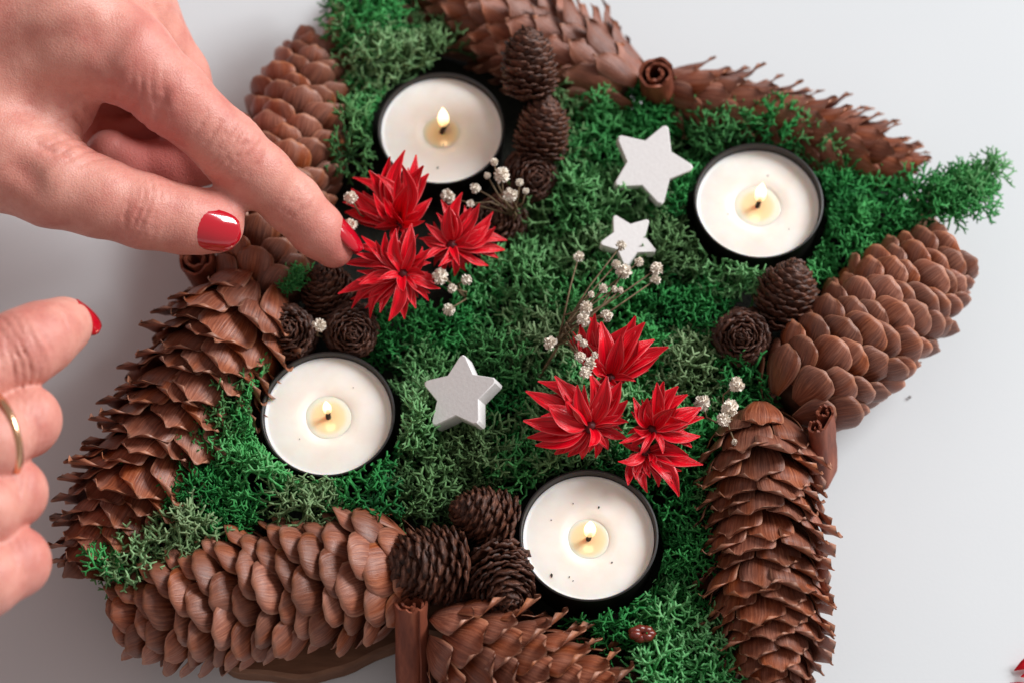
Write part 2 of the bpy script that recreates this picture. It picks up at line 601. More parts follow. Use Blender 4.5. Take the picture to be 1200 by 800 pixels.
# ------------------------------------------------------------------ spruce cones
def scale_mesh(style, seed):
    r = random.Random(seed)
    nu, nv = 12, 9
    Lc, Wc = {'closed': (20.5, 17.0), 'open': (21.0, 16.5), 'long': (24.0, 13.5), 'hump': (21.0, 14.2)}[style]
    Wc *= r.uniform(0.93, 1.07)
    top, V = [], []
    ph, ph2 = r.uniform(0, 6), r.uniform(0, 6)
    point = r.uniform(0.6, 1.3)
    skew = r.uniform(-0.6, 0.6)
    refl = r.uniform(0.6, 1.4)
    for i in range(nu):
        s = i / (nu - 1)
        w = Wc / 2 * (0.28 + 0.72 * math.sin(min(s / 0.62, 1) * math.pi / 2))
        e = 0.0
        if s > 0.62:
            q = (s - 0.62) / 0.38
            e = q
            if style in ('closed', 'hump'):
                w *= max(0.0, 1 - (q * 0.90) ** 3.2) ** 0.5
            elif style == 'open':
                w *= max(0.0, 1 - (q * 0.90) ** 2.6) ** 0.55
            else:
                w *= max(0.0, 1 - (q * 0.90) ** 2.0) ** 0.65
        tip = max(0, s - 0.72) / 0.28
        if style == 'closed':
            y = Lc * (s * 0.86)
            z = 9.5 * math.sin(min(1, s * 1.0) * math.pi / 2) - 0.9 * tip ** 2 + 0.5 * math.sin(s * 9 + ph) * s * 0.6
        elif style == 'hump':
            y = Lc * (s * 0.86)
            z = 10.4 * math.sin(min(1, s * 1.1) * math.pi / 2) - 1.2 * math.sin(math.pi * min(1, tip * 1.2)) - 0.5 * tip ** 2 + 0.5 * refl * tip ** 3
        elif style == 'open':
            y = Lc * (s * 0.84) - 0.8 * tip ** 2
            z = 9.0 * math.sin(min(1, s * 1.15) * math.pi / 2) + 2.9 * refl * tip ** 2 - 0.6 * math.exp(-((s - 0.72) / 0.12) ** 2)
        else:
            y = Lc * (s * 0.90)
            z = 10.0 * s ** 0.75 + 1.7 * refl * tip ** 1.6
        for j in range(nv):
            v = -1 + 2 * j / (nv - 1)
            x = w * v + skew * tip
            curl = {'closed': 0.052, 'open': 0.042, 'long': 0.085, 'hump': 0.080}[style]
            zz = z - curl * x * x * (0.4 + 0.6 * s)
            # bracket shaped free edge: a blunt middle point and drawn back shoulders
            yy = y - (1.0 if style == 'closed' else 2.4) * abs(v) ** 1.6 * e + (0.9 * point * math.exp(-(v / 0.33) ** 2) * tip ** 2 if style != 'closed' else 0.35 * point * math.exp(-(v / 0.4) ** 2) * tip ** 2)
            am = {'closed': 0.7, 'open': 1.0, 'long': 0.8, 'hump': 0.9}[style]
            zz += am * 0.9 * max(0, abs(v) - 0.4) * math.sin(5.0 * s + (ph if v > 0 else ph2)) * max(0, s - 0.35)
            zz += am * 0.45 * math.cos(4.2 * v + ph * 0.3) * tip
            yy += am * 0.35 * math.sin(5.0 * v + ph) * tip
            top.append((x, yy, zz))
            V.append(Vector((x, yy, zz)) * MM)
    n = nu * nv
    for i in range(nu):
        s = i / (nu - 1)
        for j in range(nv):
            x, y, z = top[i * nv + j]
            v = abs(-1 + 2 * j / (nv - 1))
            k = 0.75 * (1.1 - 0.45 * s) * (1 - 0.45 * v)
            V.append(Vector((x * 0.985, y - 0.25 * k, z - k)) * MM)
    F = grid_faces(nu, nv) + [tuple(reversed(f)) for f in grid_faces(nu, nv, n)]
    bd = [j for j in range(nv)] + [i * nv + nv - 1 for i in range(1, nu)] + [(nu - 1) * nv + j for j in range(nv - 2, -1, -1)] + [i * nv for i in range(nu - 2, 0, -1)]
    for a, b in zip(bd, bd[1:] + bd[:1]):
        F.append((b, a, a + n, b + n))
    me = mesh('scale', V, F, MAT['spruce'])
    uvl = me.uv_layers.new(name='UVMap')
    for lp in me.loops:
        k = lp.vertex_index % n
        uvl.data[lp.index].uv = ((k % nv) / (nv - 1), (k // nv) / (nu - 1))
    return me


SCALES = {s: [scale_mesh(s, i * 11 + hash_) for i in range(6)] for s, hash_ in (('closed', 1), ('open', 2), ('long', 3), ('hump', 4))}


def axes_matrix(loc, zdir, roll=0.0):
    z = zdir.normalized()
    x = Vector((0, 0, 1)).cross(z)
    if x.length < 1e-4:
        x = Vector((1, 0, 0))
    x.normalize()
    y = z.cross(x)
    m = Matrix((x, y, z)).transposed().to_4x4()
    m = m @ Matrix.Rotation(roll, 4, 'Z')
    m.translation = loc
    return m


def spruce_cone(label, a, b, za, zb, R, style, n, seed, lean=0.0, under=-0.72, bulge=0.45, size=1.0, taper=0.62, seat=0.47):
    """a: base pixel, b: apex pixel"""
    r = random.Random(seed)
    A, B = P(a[0], a[1], za), P(b[0], b[1], zb)
    L = (B - A).length
    root = thing('spruce_cone', label, 'pine cone', A, 'large spruce cones around the star')
    M = axes_matrix(A, B - A, r.uniform(0, 6.28))
    root.matrix_world = M
    M3 = M.to_3x3()

    def prof(t):
        if t < 0.12:
            return 0.72 + 0.28 * math.sin(t / 0.12 * math.pi / 2)
        if t < bulge:
            return 1.0
        q = (t - bulge) / (1 - bulge)
        return 1.0 - taper * q ** 1.7
    k = R / 21.0   # metres-free scale factor: the meshes suit a 21 mm radius
    cp = [(0.0, 0.0)] + [(R * MM * (seat - 0.02) * prof(t) * (1 - 0.9 * t ** 5), t * (L - 0.010)) for t in np.linspace(0, 1, 14)] + [(0.0, L - 0.009)]
    V, F = lathe([(max(x, 1e-5), z) for x, z in cp], 20)
    mobj('core', mesh('core', V, F, MAT['core']), root)
    for i in range(n):
        t = (i + 0.5) / n
        # slightly denser towards the apex
        t = t ** 0.92
        ang = math.radians(137.508) * i + r.uniform(-0.05, 0.05)
        rad = Vector((math.cos(ang), math.sin(ang), 0))
        wz = (M3 @ rad).z
        if wz < under:
            continue
        p = prof(t)
        sc = size * k * (0.42 + 0.58 * p) * r.uniform(0.9, 1.1)
        tan = Vector((0, 0, 1)).cross(rad)
        ax = Vector((0, 0, 1))
        # scales stand more upright (along the axis) at the apex
        tilt = lean + r.uniform(-0.10, 0.10) - 0.28 * max(0, t - 0.75) / 0.25
        ydir = ax * math.cos(tilt) + rad * math.sin(tilt)
        zdir = rad * math.cos(tilt) - ax * math.sin(tilt)
        xdir = ydir.cross(zdir)
        tw = r.uniform(-0.20, 0.20)
        m = Matrix((xdir, ydir, zdir)).transposed().to_4x4() @ Matrix.Rotation(tw, 4, 'Y') @ Matrix.Rotation(r.uniform(-0.06, 0.06), 4, 'Z')
        m = m @ Matrix.Scale(sc, 4)
        zpos = t * (L - 0.012) - 0.006
        m.translation = rad * (R * MM * seat * p) + ax * zpos
        o = bpy.data.objects.new('scale', SCALES[style][r.randrange(6)])
        link(o, root)
        o.matrix_basis = m
    return root


spruce_cone('spruce cone with rounded overlapping scales, lying above the bare edge of the wooden board', (478, 660), (94, 736), 27, 23, 21.5, 'closed', 148, 1, 0.36, bulge=0.6, size=0.80, taper=0.5, seat=0.40)
spruce_cone('spruce cone with thin wavy scale rims, beside the hand that wears the ring', (300, 345), (88, 712), 28, 22, 20.5, 'open', 165, 2, 0.14, bulge=0.6, size=0.96, taper=0.5)
spruce_cone('spruce cone with pointed wavy scales, beside the double-rolled cinnamon stick and a red flower', (888, 500), (905, 880), 27, 26, 18, 'open', 150, 3, 0.08, bulge=0.55)
spruce_cone('spruce cone with loose folded scales, between a cinnamon stick and the moss below a tealight', (525, 742), (800, 900), 24, 22, 18.5, 'open', 105, 4, 0.20)
spruce_cone('spruce cone with humped scales, from a dark oval cone to under the moss sprig', (925, 474), (1140, 274), 26, 24, 20.5, 'closed', 130, 5, 0.34, bulge=0.55, size=0.78, taper=0.42, seat=0.40)
spruce_cone('spruce cone with curled-out scale tips, behind the tealight next to the largest white star', (780, 108), (1112, 216), 21, 18, 15.0, 'long', 135, 6, 0.06, bulge=0.6, size=0.95, taper=0.5)
spruce_cone('spruce cone with tall pointed scales, behind the two upright dark cones', (738, 106), (455, -45), 23, 24, 19, 'long', 150, 7, 0.06, size=0.84)
spruce_cone('spruce cone with knobbly scales, partly under the pointing index finger', (292, 350), (384, 20), 24, 22, 20.5, 'closed', 150, 8, 0.34, size=0.74, seat=0.40, bulge=0.6, taper=0.5)


# ------------------------------------------------------------------ small dark cones
def small_scale(seed):
    r = random.Random(seed)
    nu, nv = 5, 7
    V = []
    for lay in (0, 1):
        for i in range(nu):
            s = i / (nu - 1)
            for j in range(nv):
                v = -1 + 2 * j / (nv - 1)
                w = 2.7 * (0.5 + 0.5 * math.sin(min(1, s / 0.7) * math.pi / 2))
                x = w * v
                y = 4.2 * s - 0.7 * v * v * s
                z = 2.3 * math.sin(s * 1.45) - 0.13 * x * x + 0.28 * math.sin(v * 7 + seed) * s + r.uniform(-0.1, 0.1) * s
                if i == nu - 1:
                    z += 0.35
                    y += r.uniform(-0.3, 0.3)
                if lay:
                    z -= 0.85
                    y -= 0.3
                V.append(Vector((x, y, z)) * MM)
    n = nu * nv
    F = grid_faces(nu, nv) + [tuple(reversed(f)) for f in grid_faces(nu, nv, n)]
    bd = [j for j in range(nv)] + [i * nv + nv - 1 for i in range(1, nu)] + [(nu - 1) * nv + j for j in range(nv - 2, -1, -1)] + [i * nv for i in range(nu - 2, 0, -1)]
    for a, b in zip(bd, bd[1:] + bd[:1]):
        F.append((b, a, a + n, b + n))
    return mesh('scale', V, F, MAT['dark'])


SMALL = [small_scale(i) for i in range(5)]


def small_cone(label, c, z, length, R, axis, seed, n=95):
    """centre pixel c, height z mm, axis: world direction of apex"""
    r = random.Random(seed)
    ax = Vector(axis).normalized()
    ctr = P(c[0], c[1], z)
    A = ctr - ax * length * MM / 2
    root = thing('small_cone', label, 'pine cone', A, 'small dark cones tucked beside the candles')
    root.matrix_world = axes_matrix(A, ax, r.uniform(0, 6))
    L = length * MM

    def prof(t):
        return max(0.08, (1 - abs(2 * (t - 0.44) / 1.12) ** 2.4)) ** 0.55
    V, F = lathe([(max(1e-5, R * MM * 0.78 * prof(t)), L * (0.03 + 0.92 * t)) for t in np.linspace(0, 1, 12)], 16)
    F.append(tuple(reversed(range(16))))
    F.append(tuple(11 * 16 + q for q in range(16)))
    mobj('core', mesh('core', V, F, MAT['darkcore']), root)
    for i in range(n):
        t = (i + 0.5) / n
        ang = 2.39996 * i
        rad = Vector((math.cos(ang), math.sin(ang), 0))
        p = prof(t)
        # tangent of the profile so scales hug the ovoid
        dp = (prof(min(1, t + 0.04)) - prof(max(0, t - 0.04))) * R * MM / (0.08 * L)
        tilt = math.atan(dp) + 0.12 + r.uniform(-0.08, 0.08)
        tilt = max(-1.25, min(0.8, tilt))
        axl = Vector((0, 0, 1))
        ydir = axl * math.cos(tilt) + rad * math.sin(tilt)
        zdir = rad * math.cos(tilt) - axl * math.sin(tilt)
        xdir = ydir.cross(zdir)
        sc = (0.55 + 0.5 * p) * R / 7.0 * r.uniform(0.9, 1.1)
        m = Matrix((xdir, ydir, zdir)).transposed().to_4x4() @ Matrix.Scale(sc, 4)
        m.translation = rad * (R * MM * 0.70 * p) + axl * (t * L * 0.94 - 0.0012 * sc)
        o = bpy.data.objects.new('scale', SMALL[r.randrange(5)])
        link(o, root)
        o.matrix_basis = m
    return root


small_cone('small dark cone standing in front of tall pointed spruce scales, tallest of the column', (620, 74), 50, 20, 7.2, (-0.05, 0.75, 0.55), 1)
small_cone('small dark cone with wavy scale rows, middle one of the column beside a tealight', (636, 150), 38, 18, 7.0, (0.12, 0.75, 0.55), 2)
small_cone('small brown cone turned to show its rosette end, below the two upright dark cones', (622, 208), 31, 14, 6.8, (0.25, -0.55, 0.8), 3)
small_cone('small dark cone half hidden behind the red flower and dry white sprig', (585, 258), 28, 14, 6.5, (-0.3, -0.3, 0.9), 4)
small_cone('small dark cone showing a round rosette end, between a spruce cone and a tealight rim', (338, 390), 31, 14, 7.0, (-0.05, -0.25, 0.95), 5)
small_cone('small dark cone leaning on the tealight rim, beside a single white blossom', (412, 388), 30, 15, 6.8, (0.1, -0.5, 0.8), 6)
small_cone('small dark cone in shade behind the pair touching the tealight, below the fingertip', (384, 342), 29, 16, 7.0, (-0.3, 0.4, 0.8), 7)
small_cone('small dark cone with round rosette end, standing alone in moss beside a larger oval cone', (870, 396), 32, 14, 7.2, (-0.1, -0.35, 0.92), 8)
small_cone('oval dark cone touching the tealight rim next to the humped spruce cone', (922, 346), 34, 20, 7.9, (0.25, 0.72, 0.6), 9)
small_cone('small dark cone nearest the moss in the trio around a cinnamon stick', (567, 604), 33, 18, 7.2, (-0.85, 0.18, 0.25), 10)
small_cone('largest dark cone of the trio, resting over the end of a cinnamon stick', (497, 662), 35, 23, 9.2, (-0.9, -0.1, 0.2), 11, 120)
small_cone('small dark cone of the trio pressed against the tealight cup', (589, 682), 33, 20, 8.0, (0.2, -0.75, 0.45), 12)


# ------------------------------------------------------------------ cinnamon sticks
def cinnamon(label, a, b, za, zb, R, kind, roll):
    """a: visible end pixel, b: other end"""
    A, B = P(a[0], a[1], za), P(b[0], b[1], zb)
    L = (A - B).length
    root_m = axes_matrix(B, A - B, roll)
    # scroll outline in the cross section
    ctr = []
    if kind == 'single':
        for k in range(60):
            q = k / 59
            th = q * 2 * math.pi * 2.1
            rr = R * (0.90 - 0.62 * max(0, q - 0.25) / 0.75 * 1.0)
            ctr.append(Vector((rr * math.cos(th), rr * math.sin(th), 0)))
    else:
        for sgn in (-1, 1):
            seg = []
            for k in range(40):
                q = k / 39
                th = math.pi / 2 - sgn * (1 - q) * 2 * math.pi * 1.25
                rr = R * (0.22 + 0.36 * q)
                seg.append(Vector((sgn * R * 0.6 + rr * math.cos(th), rr * math.sin(th), 0)))
            ctr += seg if sgn < 0 else seg[::-1]
    thk = R * 0.075
    V, F = [], []
    n = len(ctr)
    nz = 9
    for iz in range(nz):
        z = L * iz / (nz - 1)
        w = 1 + 0.04 * math.sin(iz * 1.3 + roll)
        for side in (1, -1):
            for i, c in enumerate(ctr):
                d = (ctr[min(i + 1, n - 1)] - ctr[max(i - 1, 0)]).normalized()
                nn = Vector((-d.y, d.x, 0))
                jit = 0.09 * R * noise.noise(Vector((i * 0.21, iz * 0.6, roll)))
                zz = z + (0.5 * noise.noise(Vector((i * 0.3, 4.0, roll))) if iz == nz - 1 else 0)
                q = (c * w + nn * (thk * side + jit))
                V.append((q.x * MM, q.y * MM, zz if False else z + (0.0014 * noise.noise(Vector((i * 0.45, 4.0, roll))) if iz == nz - 1 else 0)))
    for iz in range(nz - 1):
        o0, o1 = iz * 2 * n, (iz + 1) * 2 * n
        for i in range(n - 1):
            F.append((o0 + i + 1, o0 + i, o1 + i, o1 + i + 1))
            F.append((o0 + n + i, o0 + n + i + 1, o1 + n + i + 1, o1 + n + i))
        F.append((o0, o0 + n, o1 + n, o1))
        F.append((o0 + 2 * n - 1, o0 + n - 1, o1 + n - 1, o1 + 2 * n - 1))
    oE = (nz - 1) * 2 * n
    for i in range(n - 1):
        F.append((oE + i, oE + n + i, oE + n + i + 1, oE + i + 1))
        F.append((i + 1, n + i + 1, n + i, i))
    me = mesh('cinnamon_stick', V, F, MAT['cinnamon'])
    me.set_sharp_from_angle(angle=math.radians(50))
    o = mobj('cinnamon_stick', me)
    o.matrix_world = root_m
    tag(o, label, 'cinnamon stick', 'cinnamon sticks between the cones')
    return o


cinnamon('curled cinnamon stick end rising between the spruce cone with tall scales and its neighbour', (769, 86), (778, 130), 40, 10, 5.6, 'single', 1.2)
cinnamon('cinnamon stick with a frayed hollow end, in the shade under the thumb nail', (230, 302), (262, 352), 34, 12, 5.6, 'single', 3.4)
cinnamon('cinnamon stick lying under the largest dark cone, its bark side in full view', (481, 706), (484, 830), 37, 7, 4.9, 'single', 2.2)
cinnamon('double-rolled cinnamon stick with two scroll ends, beside the humped spruce cone', (961, 490), (966, 556), 42, 12, 4.5, 'double', 0.4)


# ------------------------------------------------------------------ tealights
def tealight(label, c, z_rim, R, flame_h, wick_lean, seed, specks, pool_r=5.6, wax_drop=2.3):
    r = random.Random(seed)
    ctr = P(c[0], c[1], z_rim)
    ctr.z = (z_rim - 18) * MM
    root = thing('tealight', label, 'candle', ctr, 'four tealights on the star')
    R0 = R * MM
    h = 0.018
    prof = [(1e-5, 0.0), (R0 * 0.93, 0.0), (R0 * 0.965, 0.0006), (R0 * 0.985, h - 0.0012), (R0 * 1.0, h - 0.0006), (R0 * 0.998, h), (R0 * 0.975, h + 0.0001), (R0 * 0.958, h - 0.0006), (R0 * 0.95, 0.001), (1e-5, 0.001)]
    V, F = lathe(prof, 96)
    me = mesh('cup', V, F, MAT['cup'])
    me.set_sharp_from_angle(angle=math.radians(40))
    mobj('cup', me, root)
    # wax with a melted hollow, meniscus at the rim
    zt = h - wax_drop * MM
    pr = pool_r * MM
    wp = [(R0 * 0.945, 0.0015), (R0 * 0.945, zt + 0.0005), (R0 * 0.93, zt + 0.0001)]
    for q in np.linspace(0.88, pr / R0 * 1.5, 8):
        wp.append((R0 * q, zt - 0.00005 * (1 - q)))
    wp += [(pr * 1.36, zt - 0.0001), (pr * 1.2, zt - 0.00035), (pr * 1.1, zt - 0.0005), (pr * 1.0, zt - 0.0008), (pr * 0.85, zt - 0.0022), (pr * 0.5, zt - 0.003), (1e-5, zt - 0.0032)]
    V, F = lathe(wp, 96)
    V = [(x * (1 + 0.03 * math.sin(2 * math.atan2(y, x) + seed) * (math.hypot(x, y) < pr * 1.5)), y, z + 0.00012 * noise.noise(Vector((x * 150, y * 150, seed)))) for x, y, z in V]
    wax = mobj('wax', mesh('wax', V, F, MAT['wax']), root)
    pp = [(pr * 1.04, zt - 0.0024), (pr * 1.04, zt - 0.00074), (pr * 1.0, zt - 0.0007), (pr * 0.5, zt - 0.00072), (1e-5, zt - 0.00072)]
    V, F = lathe(pp, 48)
    V = [(x * (1 + 0.03 * math.sin(2 * math.atan2(y, x) + seed)), y, z) for x, y, z in V]
    pool = mobj('melted_wax', mesh('melted_wax', V, F, MAT['pool']), wax)
    for (dx, dy, sz) in specks:
        th = r.uniform(0, 6)
        VV = []
        for k in range(6):
            a = th + k * math.pi / 3
            e = sz * (1.0 if k % 3 else 1.6) * r.uniform(0.7, 1.2)
            VV.append((dx * MM + e * math.cos(a) * MM, dy * MM + e * math.sin(a) * MM, zt + 0.0002))
        VV += [(x, y, z - 0.0004) for x, y, z in VV]
        FF = [(0, 1, 2, 3, 4, 5)] + [(k, (k + 1) % 6, 6 + (k + 1) % 6, 6 + k) for k in range(6)]
        mobj('soot_speck', mesh('soot_speck', VV, FF, MAT['soot'], False), wax)
    # wick
    zb = zt - 0.0012
    wl = Vector((wick_lean[0], wick_lean[1], 0)) * MM
    pts = [Vector((0, 0, zb)), Vector((0, 0, zb + 0.0018)) + wl * 0.2, Vector((0, 0, zb + 0.0035)) + wl * 0.6, Vector((0, 0, zb + 0.0046)) + wl]
    V, F = [], []
    tube(V, F, pts, [0.0008, 0.00075, 0.0007, 0.0006], 8)
    mobj('wick', mesh('wick', V, F, MAT['wick']), root)
    # flame: a teardrop around the wick's upper end
    fh = flame_h * MM
    fp = []
    for k in range(17):
        q = k / 16
        rr = 0.17 * (math.sin(math.pi * q ** 0.72)) ** 0.85 * (1 - 0.35 * q)
        fp.append((max(1e-5, fh * rr), fh * q))
    V, F = lathe(fp, 24)
    V = [(x + wl.x * 0.4, y + wl.y * 0.4, z + zb + 0.0042) for x, y, z in V]
    fl = mobj('flame', mesh('flame', V, F, MAT['flame']), root)
    lp = bpy.data.lights.new('flame_light', 'POINT')
    lp.energy = 0.0010
    lp.color = (1.0, 0.62, 0.30)
    lp.shadow_soft_size = 0.0015
    lo = bpy.data.objects.new('flame_light', lp)
    link(lo, fl)
    lo.location = (wl.x * 0.4, wl.y * 0.4, zb + 0.0042 + fh * 0.5)
    return root


tealight('lit tealight touched by red petals, beside the column of small dark cones', (517, 150), 33, 19.4, 11.5, (2.0, 0.8), 1, [(-1.0, -12.6, 0.25), (0.6, -4.6, 0.2)], 5.4)
tealight('lit tealight beside the largest white star, sunk a little in its tall black rim', (889, 235), 34, 19.4, 11.5, (0.6, 0.3), 2, [(3.5, 10, 0.15), (9, -8, 0.13), (-9, -3, 0.13)], 6.6, 3.2)
tealight('lit tealight beside the wooden star that shows its bright edge, below two small dark cones', (384, 484), 33, 19.4, 8.5, (0.2, 0.2), 3, [(7, 9, 0.12), (-8, -7, 0.12)], 6.4, 2.4)
tealight('lit tealight with dark specks in its wax, against the trio of dark cones', (690, 626), 34, 19.6, 11.5, (0.5, -0.1), 4, [(3.0, 9.2, 0.32), (-10.5, -11.0, 0.45), (-5.5, -11.5, 0.18), (6.5, -7.2, 0.22), (-10.5, 5.4, 0.15), (-4.2, 10.4, 0.13), (-4.5, -12.6, 0.15)], 5.7, 3.0)


# ------------------------------------------------------------------ wooden stars
def star(label, c, z, R, rin, phase, nrm, th):
    n = Vector(nrm).normalized()
    ctr = P(c[0], c[1], z)
    V, F = [], []
    prof = []
    for k in range(10):
        a = phase + k * math.pi / 5
        rr = R if k % 2 == 0 else rin
        if k % 2 == 0:
            # blunt tip
            for da in (-0.075, 0.0, 0.075):
                e = rr * (0.93 if da else 0.965)
                prof.append((e * math.cos(a + da), e * math.sin(a + da)))
        else:
            prof.append((rr * math.cos(a), rr * math.sin(a)))
    m = len(prof)
    lay = [(-th, 0.97), (-th + 0.35, 1.0), (-0.35, 1.0), (0, 0.965)]
    for z_, s in lay:
        for x, y in prof:
            V.append((x * s * MM, y * s * MM, z_ * MM))
    F += grid_faces(4, m, 0, True)
    cap = len(V)
    V.append((0, 0, 0))
    V.append((0, 0, -th * MM))
    for k in range(m):
        F.append((3 * m + k, 3 * m + (k + 1) % m, cap))
        F.append(((k + 1) % m, k, cap + 1))
    me = mesh('wooden_star', V, F, MAT['starwood'])
    me.set_sharp_from_angle(angle=math.radians(30))
    o = mobj('wooden_star', me)
    x = Vector((1, 0, 0))
    x = (x - n * x.dot(n)).normalized()
    y = n.cross(x)
    M = Matrix((x, y, n)).transposed().to_4x4()
    M.translation = ctr
    o.matrix_world = M
    return tag(o, label, 'star', 'white wooden stars on the moss')


star('largest white wooden star, leaning on the moss against the tealight cup', (763, 192), 38, 13.2, 7.3, math.radians(68), (0.08, -0.25, 0.95), 5.0)
star('smallest white wooden star, crossed by the dry blossom sprig', (737, 280), 36, 9.0, 5.0, math.radians(47), (0.05, -0.05, 1), 4.0)
star('white wooden star with a greyish face and bright thick edge, beside a tealight', (537, 460), 38, 12.2, 6.9, math.radians(84), (-0.36, -0.02, 0.92), 5.5)


# ------------------------------------------------------------------ red dried flowers
def petal(parent, C, T, width, arch, fold, seed, tw=0.0):
    r = random.Random(seed)
    nu, nv = 13, 7
    d = T - C
    L = d.length
    dn = d.normalized()
    upv = Vector((0, 0, 1)) * 1.0
    side = dn.cross(upv)
    if side.length < 1e-3:
        side = Vector((1, 0, 0))
    side.normalize()
    nrm = side.cross(dn).normalized()
    side = side * math.cos(tw) + nrm * math.sin(tw)
    nrm = side.cross(dn).normalized()
    bend = r.uniform(-0.16, 0.16) * L
    tipc = r.uniform(-0.10, 0.16) * L
    V = []
    for i in range(nu):
        s = i / (nu - 1)
        w = width * (math.sin(math.pi * min(1, s ** 0.85 * 0.93 + 0.03)) ** 0.85) * (1 - 0.25 * s) + width * 0.02
        if s > 0.8:
            w *= 1 - 0.4 * (s - 0.8) / 0.2
        c = C + d * s + nrm * (arch * L * math.sin(math.pi * s) + tipc * max(0, s - 0.7) / 0.3) + side * bend * math.sin(math.pi * s)
        for j in range(nv):
            v = -1 + 2 * j / (nv - 1)
            rip = 0.10 * math.sin(9 * s + seed + v * 2) * abs(v)
            V.append(c + side * (w * 0.5 * v) + nrm * (w * (fold * abs(v) ** 1.3 - 0.18 * (abs(v) > 0.9) + rip * 0.6)))
    F = grid_faces(nu, nv)
    inv = parent.matrix_world.inverted()
    me = mesh('petal', [inv @ q for q in V], F, MAT['petal'])
    uvl = me.uv_layers.new(name='UVMap')
    for lp in me.loops:
        k = lp.vertex_index
        uvl.data[lp.index].uv = ((k % nv) / (nv - 1), (k // nv) / (nu - 1))
    return mobj('petal', me, parent)


def flower(label, c, z, tips, inner, seed, group='red dried flowers on the star', pw=15):
    """c centre pixel at height z mm; tips: (px, py, z mm); inner: extra short petals"""
    r = random.Random(seed)
    C = P(c[0], c[1], z)
    root = thing('red_flower', label, 'flower', C, group)
    root.matrix_world = Matrix.Translation(C)
    V, F = lathe([(1e-5, -0.006), (0.0016, -0.004), (0.0020, -0.001), (0.0013, 0.0006), (1e-5, 0.001)], 12)
    mobj('heart', mesh('heart', V, F, MAT['flowercore']), root)
    k = 0
    for (x, y, tz) in tips:
        T = P(x, y, tz)
        d = (T - C)
        S = C + d.normalized() * 0.0011 + Vector((0, 0, -0.0012))
        wd = min(0.0042, d.length * 0.28) * r.uniform(0.9, 1.15) * pw / 15
        petal(root, S, T, wd, r.uniform(0.02, 0.10), r.uniform(0.30, 0.5), seed * 50 + k, r.uniform(-0.3, 0.3))
        k += 1
    # shorter petals between and below them
    order = sorted(tips, key=lambda q: math.atan2(q[1] - c[1], q[0] - c[0]))
    for (x0, y0, z0), (x1, y1, z1) in zip(order, order[1:] + order[:1]):
        a0, a1 = math.atan2(y0 - c[1], x0 - c[0]), math.atan2(y1 - c[1], x1 - c[0])
        if abs((a1 - a0 + math.pi) % (2 * math.pi) - math.pi) > 0.75:
            continue
        q = r.uniform(0.72, 0.92)
        T = C.lerp(P((x0 + x1) / 2, (y0 + y1) / 2, (z0 + z1) / 2 + r.uniform(-3, 2)), q)
        d = T - C
        petal(root, C + d.normalized() * 0.001 + Vector((0, 0, -0.0015)), T, min(0.0038, d.length * 0.28) * r.uniform(0.85, 1.1), r.uniform(0.0, 0.1), r.uniform(0.3, 0.55), seed * 50 + k, r.uniform(-0.4, 0.4))
        k += 1
    n = len(tips)
    inner = int(inner * 1.2)
    for i in range(inner):
        a = 2 * math.pi * (i + r.uniform(0.1, 0.9)) / inner
        ln = r.uniform(0.006, 0.0115)
        el = r.uniform(-0.25, 0.65)
        T = C + Vector((math.cos(a) * math.cos(el), math.sin(a) * math.cos(el), math.sin(el))) * ln
        petal(root, C + Vector((0, 0, -0.001)), T, ln * 0.30, r.uniform(0.02, 0.12), 0.4, seed * 50 + k, r.uniform(-0.4, 0.4))
        k += 1
    return root


flower('red flower fanned up over the tealight rim, above the index finger nail', (468, 262), 40,
       [(402, 236, 40), (412, 222, 42), (414, 206, 43), (432, 200, 47), (444, 205, 50), (456, 184, 48), (471, 192, 54), (474, 176, 50), (488, 182, 50), (497, 194, 48), (503, 204, 46), (480, 215, 56), (505, 232, 44), (404, 248, 38), (418, 262, 38), (440, 268, 38), (460, 270, 37), (450, 238, 54), (492, 262, 40)], 8, 1, pw=19)
flower('red flower opened flat beside the hidden dark cone, its centre in view', (530, 287), 42,
       [(594, 282, 40), (592, 292, 38), (583, 303, 37), (572, 312, 36), (581, 268, 42), (578, 248, 44), (564, 240, 46), (553, 243, 47), (541, 226, 47), (527, 240, 50), (517, 234, 48), (512, 250, 48), (498, 262, 46), (494, 280, 42), (497, 298, 39), (508, 312, 37), (520, 322, 36), (533, 324, 36), (546, 318, 36), (560, 310, 37)], 8, 2)
flower('red flower at the fingertip with long curved petals, beside a dark cone', (472, 320), 43,
       [(400, 312, 42), (398, 346, 38), (412, 362, 37), (432, 372, 37), (456, 376, 36), (474, 374, 36), (487, 362, 38), (503, 352, 38), (514, 342, 39), (513, 328, 40), (505, 308, 44), (505, 292, 46), (493, 276, 47), (482, 262, 48), (464, 268, 50), (450, 272, 49), (440, 282, 48), (425, 275, 47), (410, 288, 45), (418, 330, 42)], 8, 3)
flower('red flower folded into two wings, under the dry blossom sprig', (715, 442), 43,
       [(672, 388, 46), (680, 378, 48), (690, 372, 50), (698, 366, 52), (706, 378, 52), (668, 400, 44), (735, 382, 52), (744, 370, 50), (756, 378, 49), (765, 396, 48), (784, 408, 46), (772, 418, 45), (760, 436, 42), (745, 446, 40), (728, 392, 54), (690, 410, 50), (700, 450, 40), (725, 450, 40)], 8, 4, pw=20)
flower('red flower with the widest spread petals, pointing to the wooden star with a bright edge', (692, 498), 43,
       [(612, 494, 44), (616, 458, 46), (633, 444, 48), (650, 440, 50), (618, 512, 42), (628, 524, 40), (650, 532, 38), (665, 535, 37), (682, 538, 36), (697, 536, 36), (712, 526, 38), (734, 516, 40), (736, 494, 43), (737, 470, 46), (728, 446, 48), (712, 440, 50), (690, 436, 50), (676, 450, 54), (662, 470, 52), (640, 478, 49)], 8, 5, pw=20)
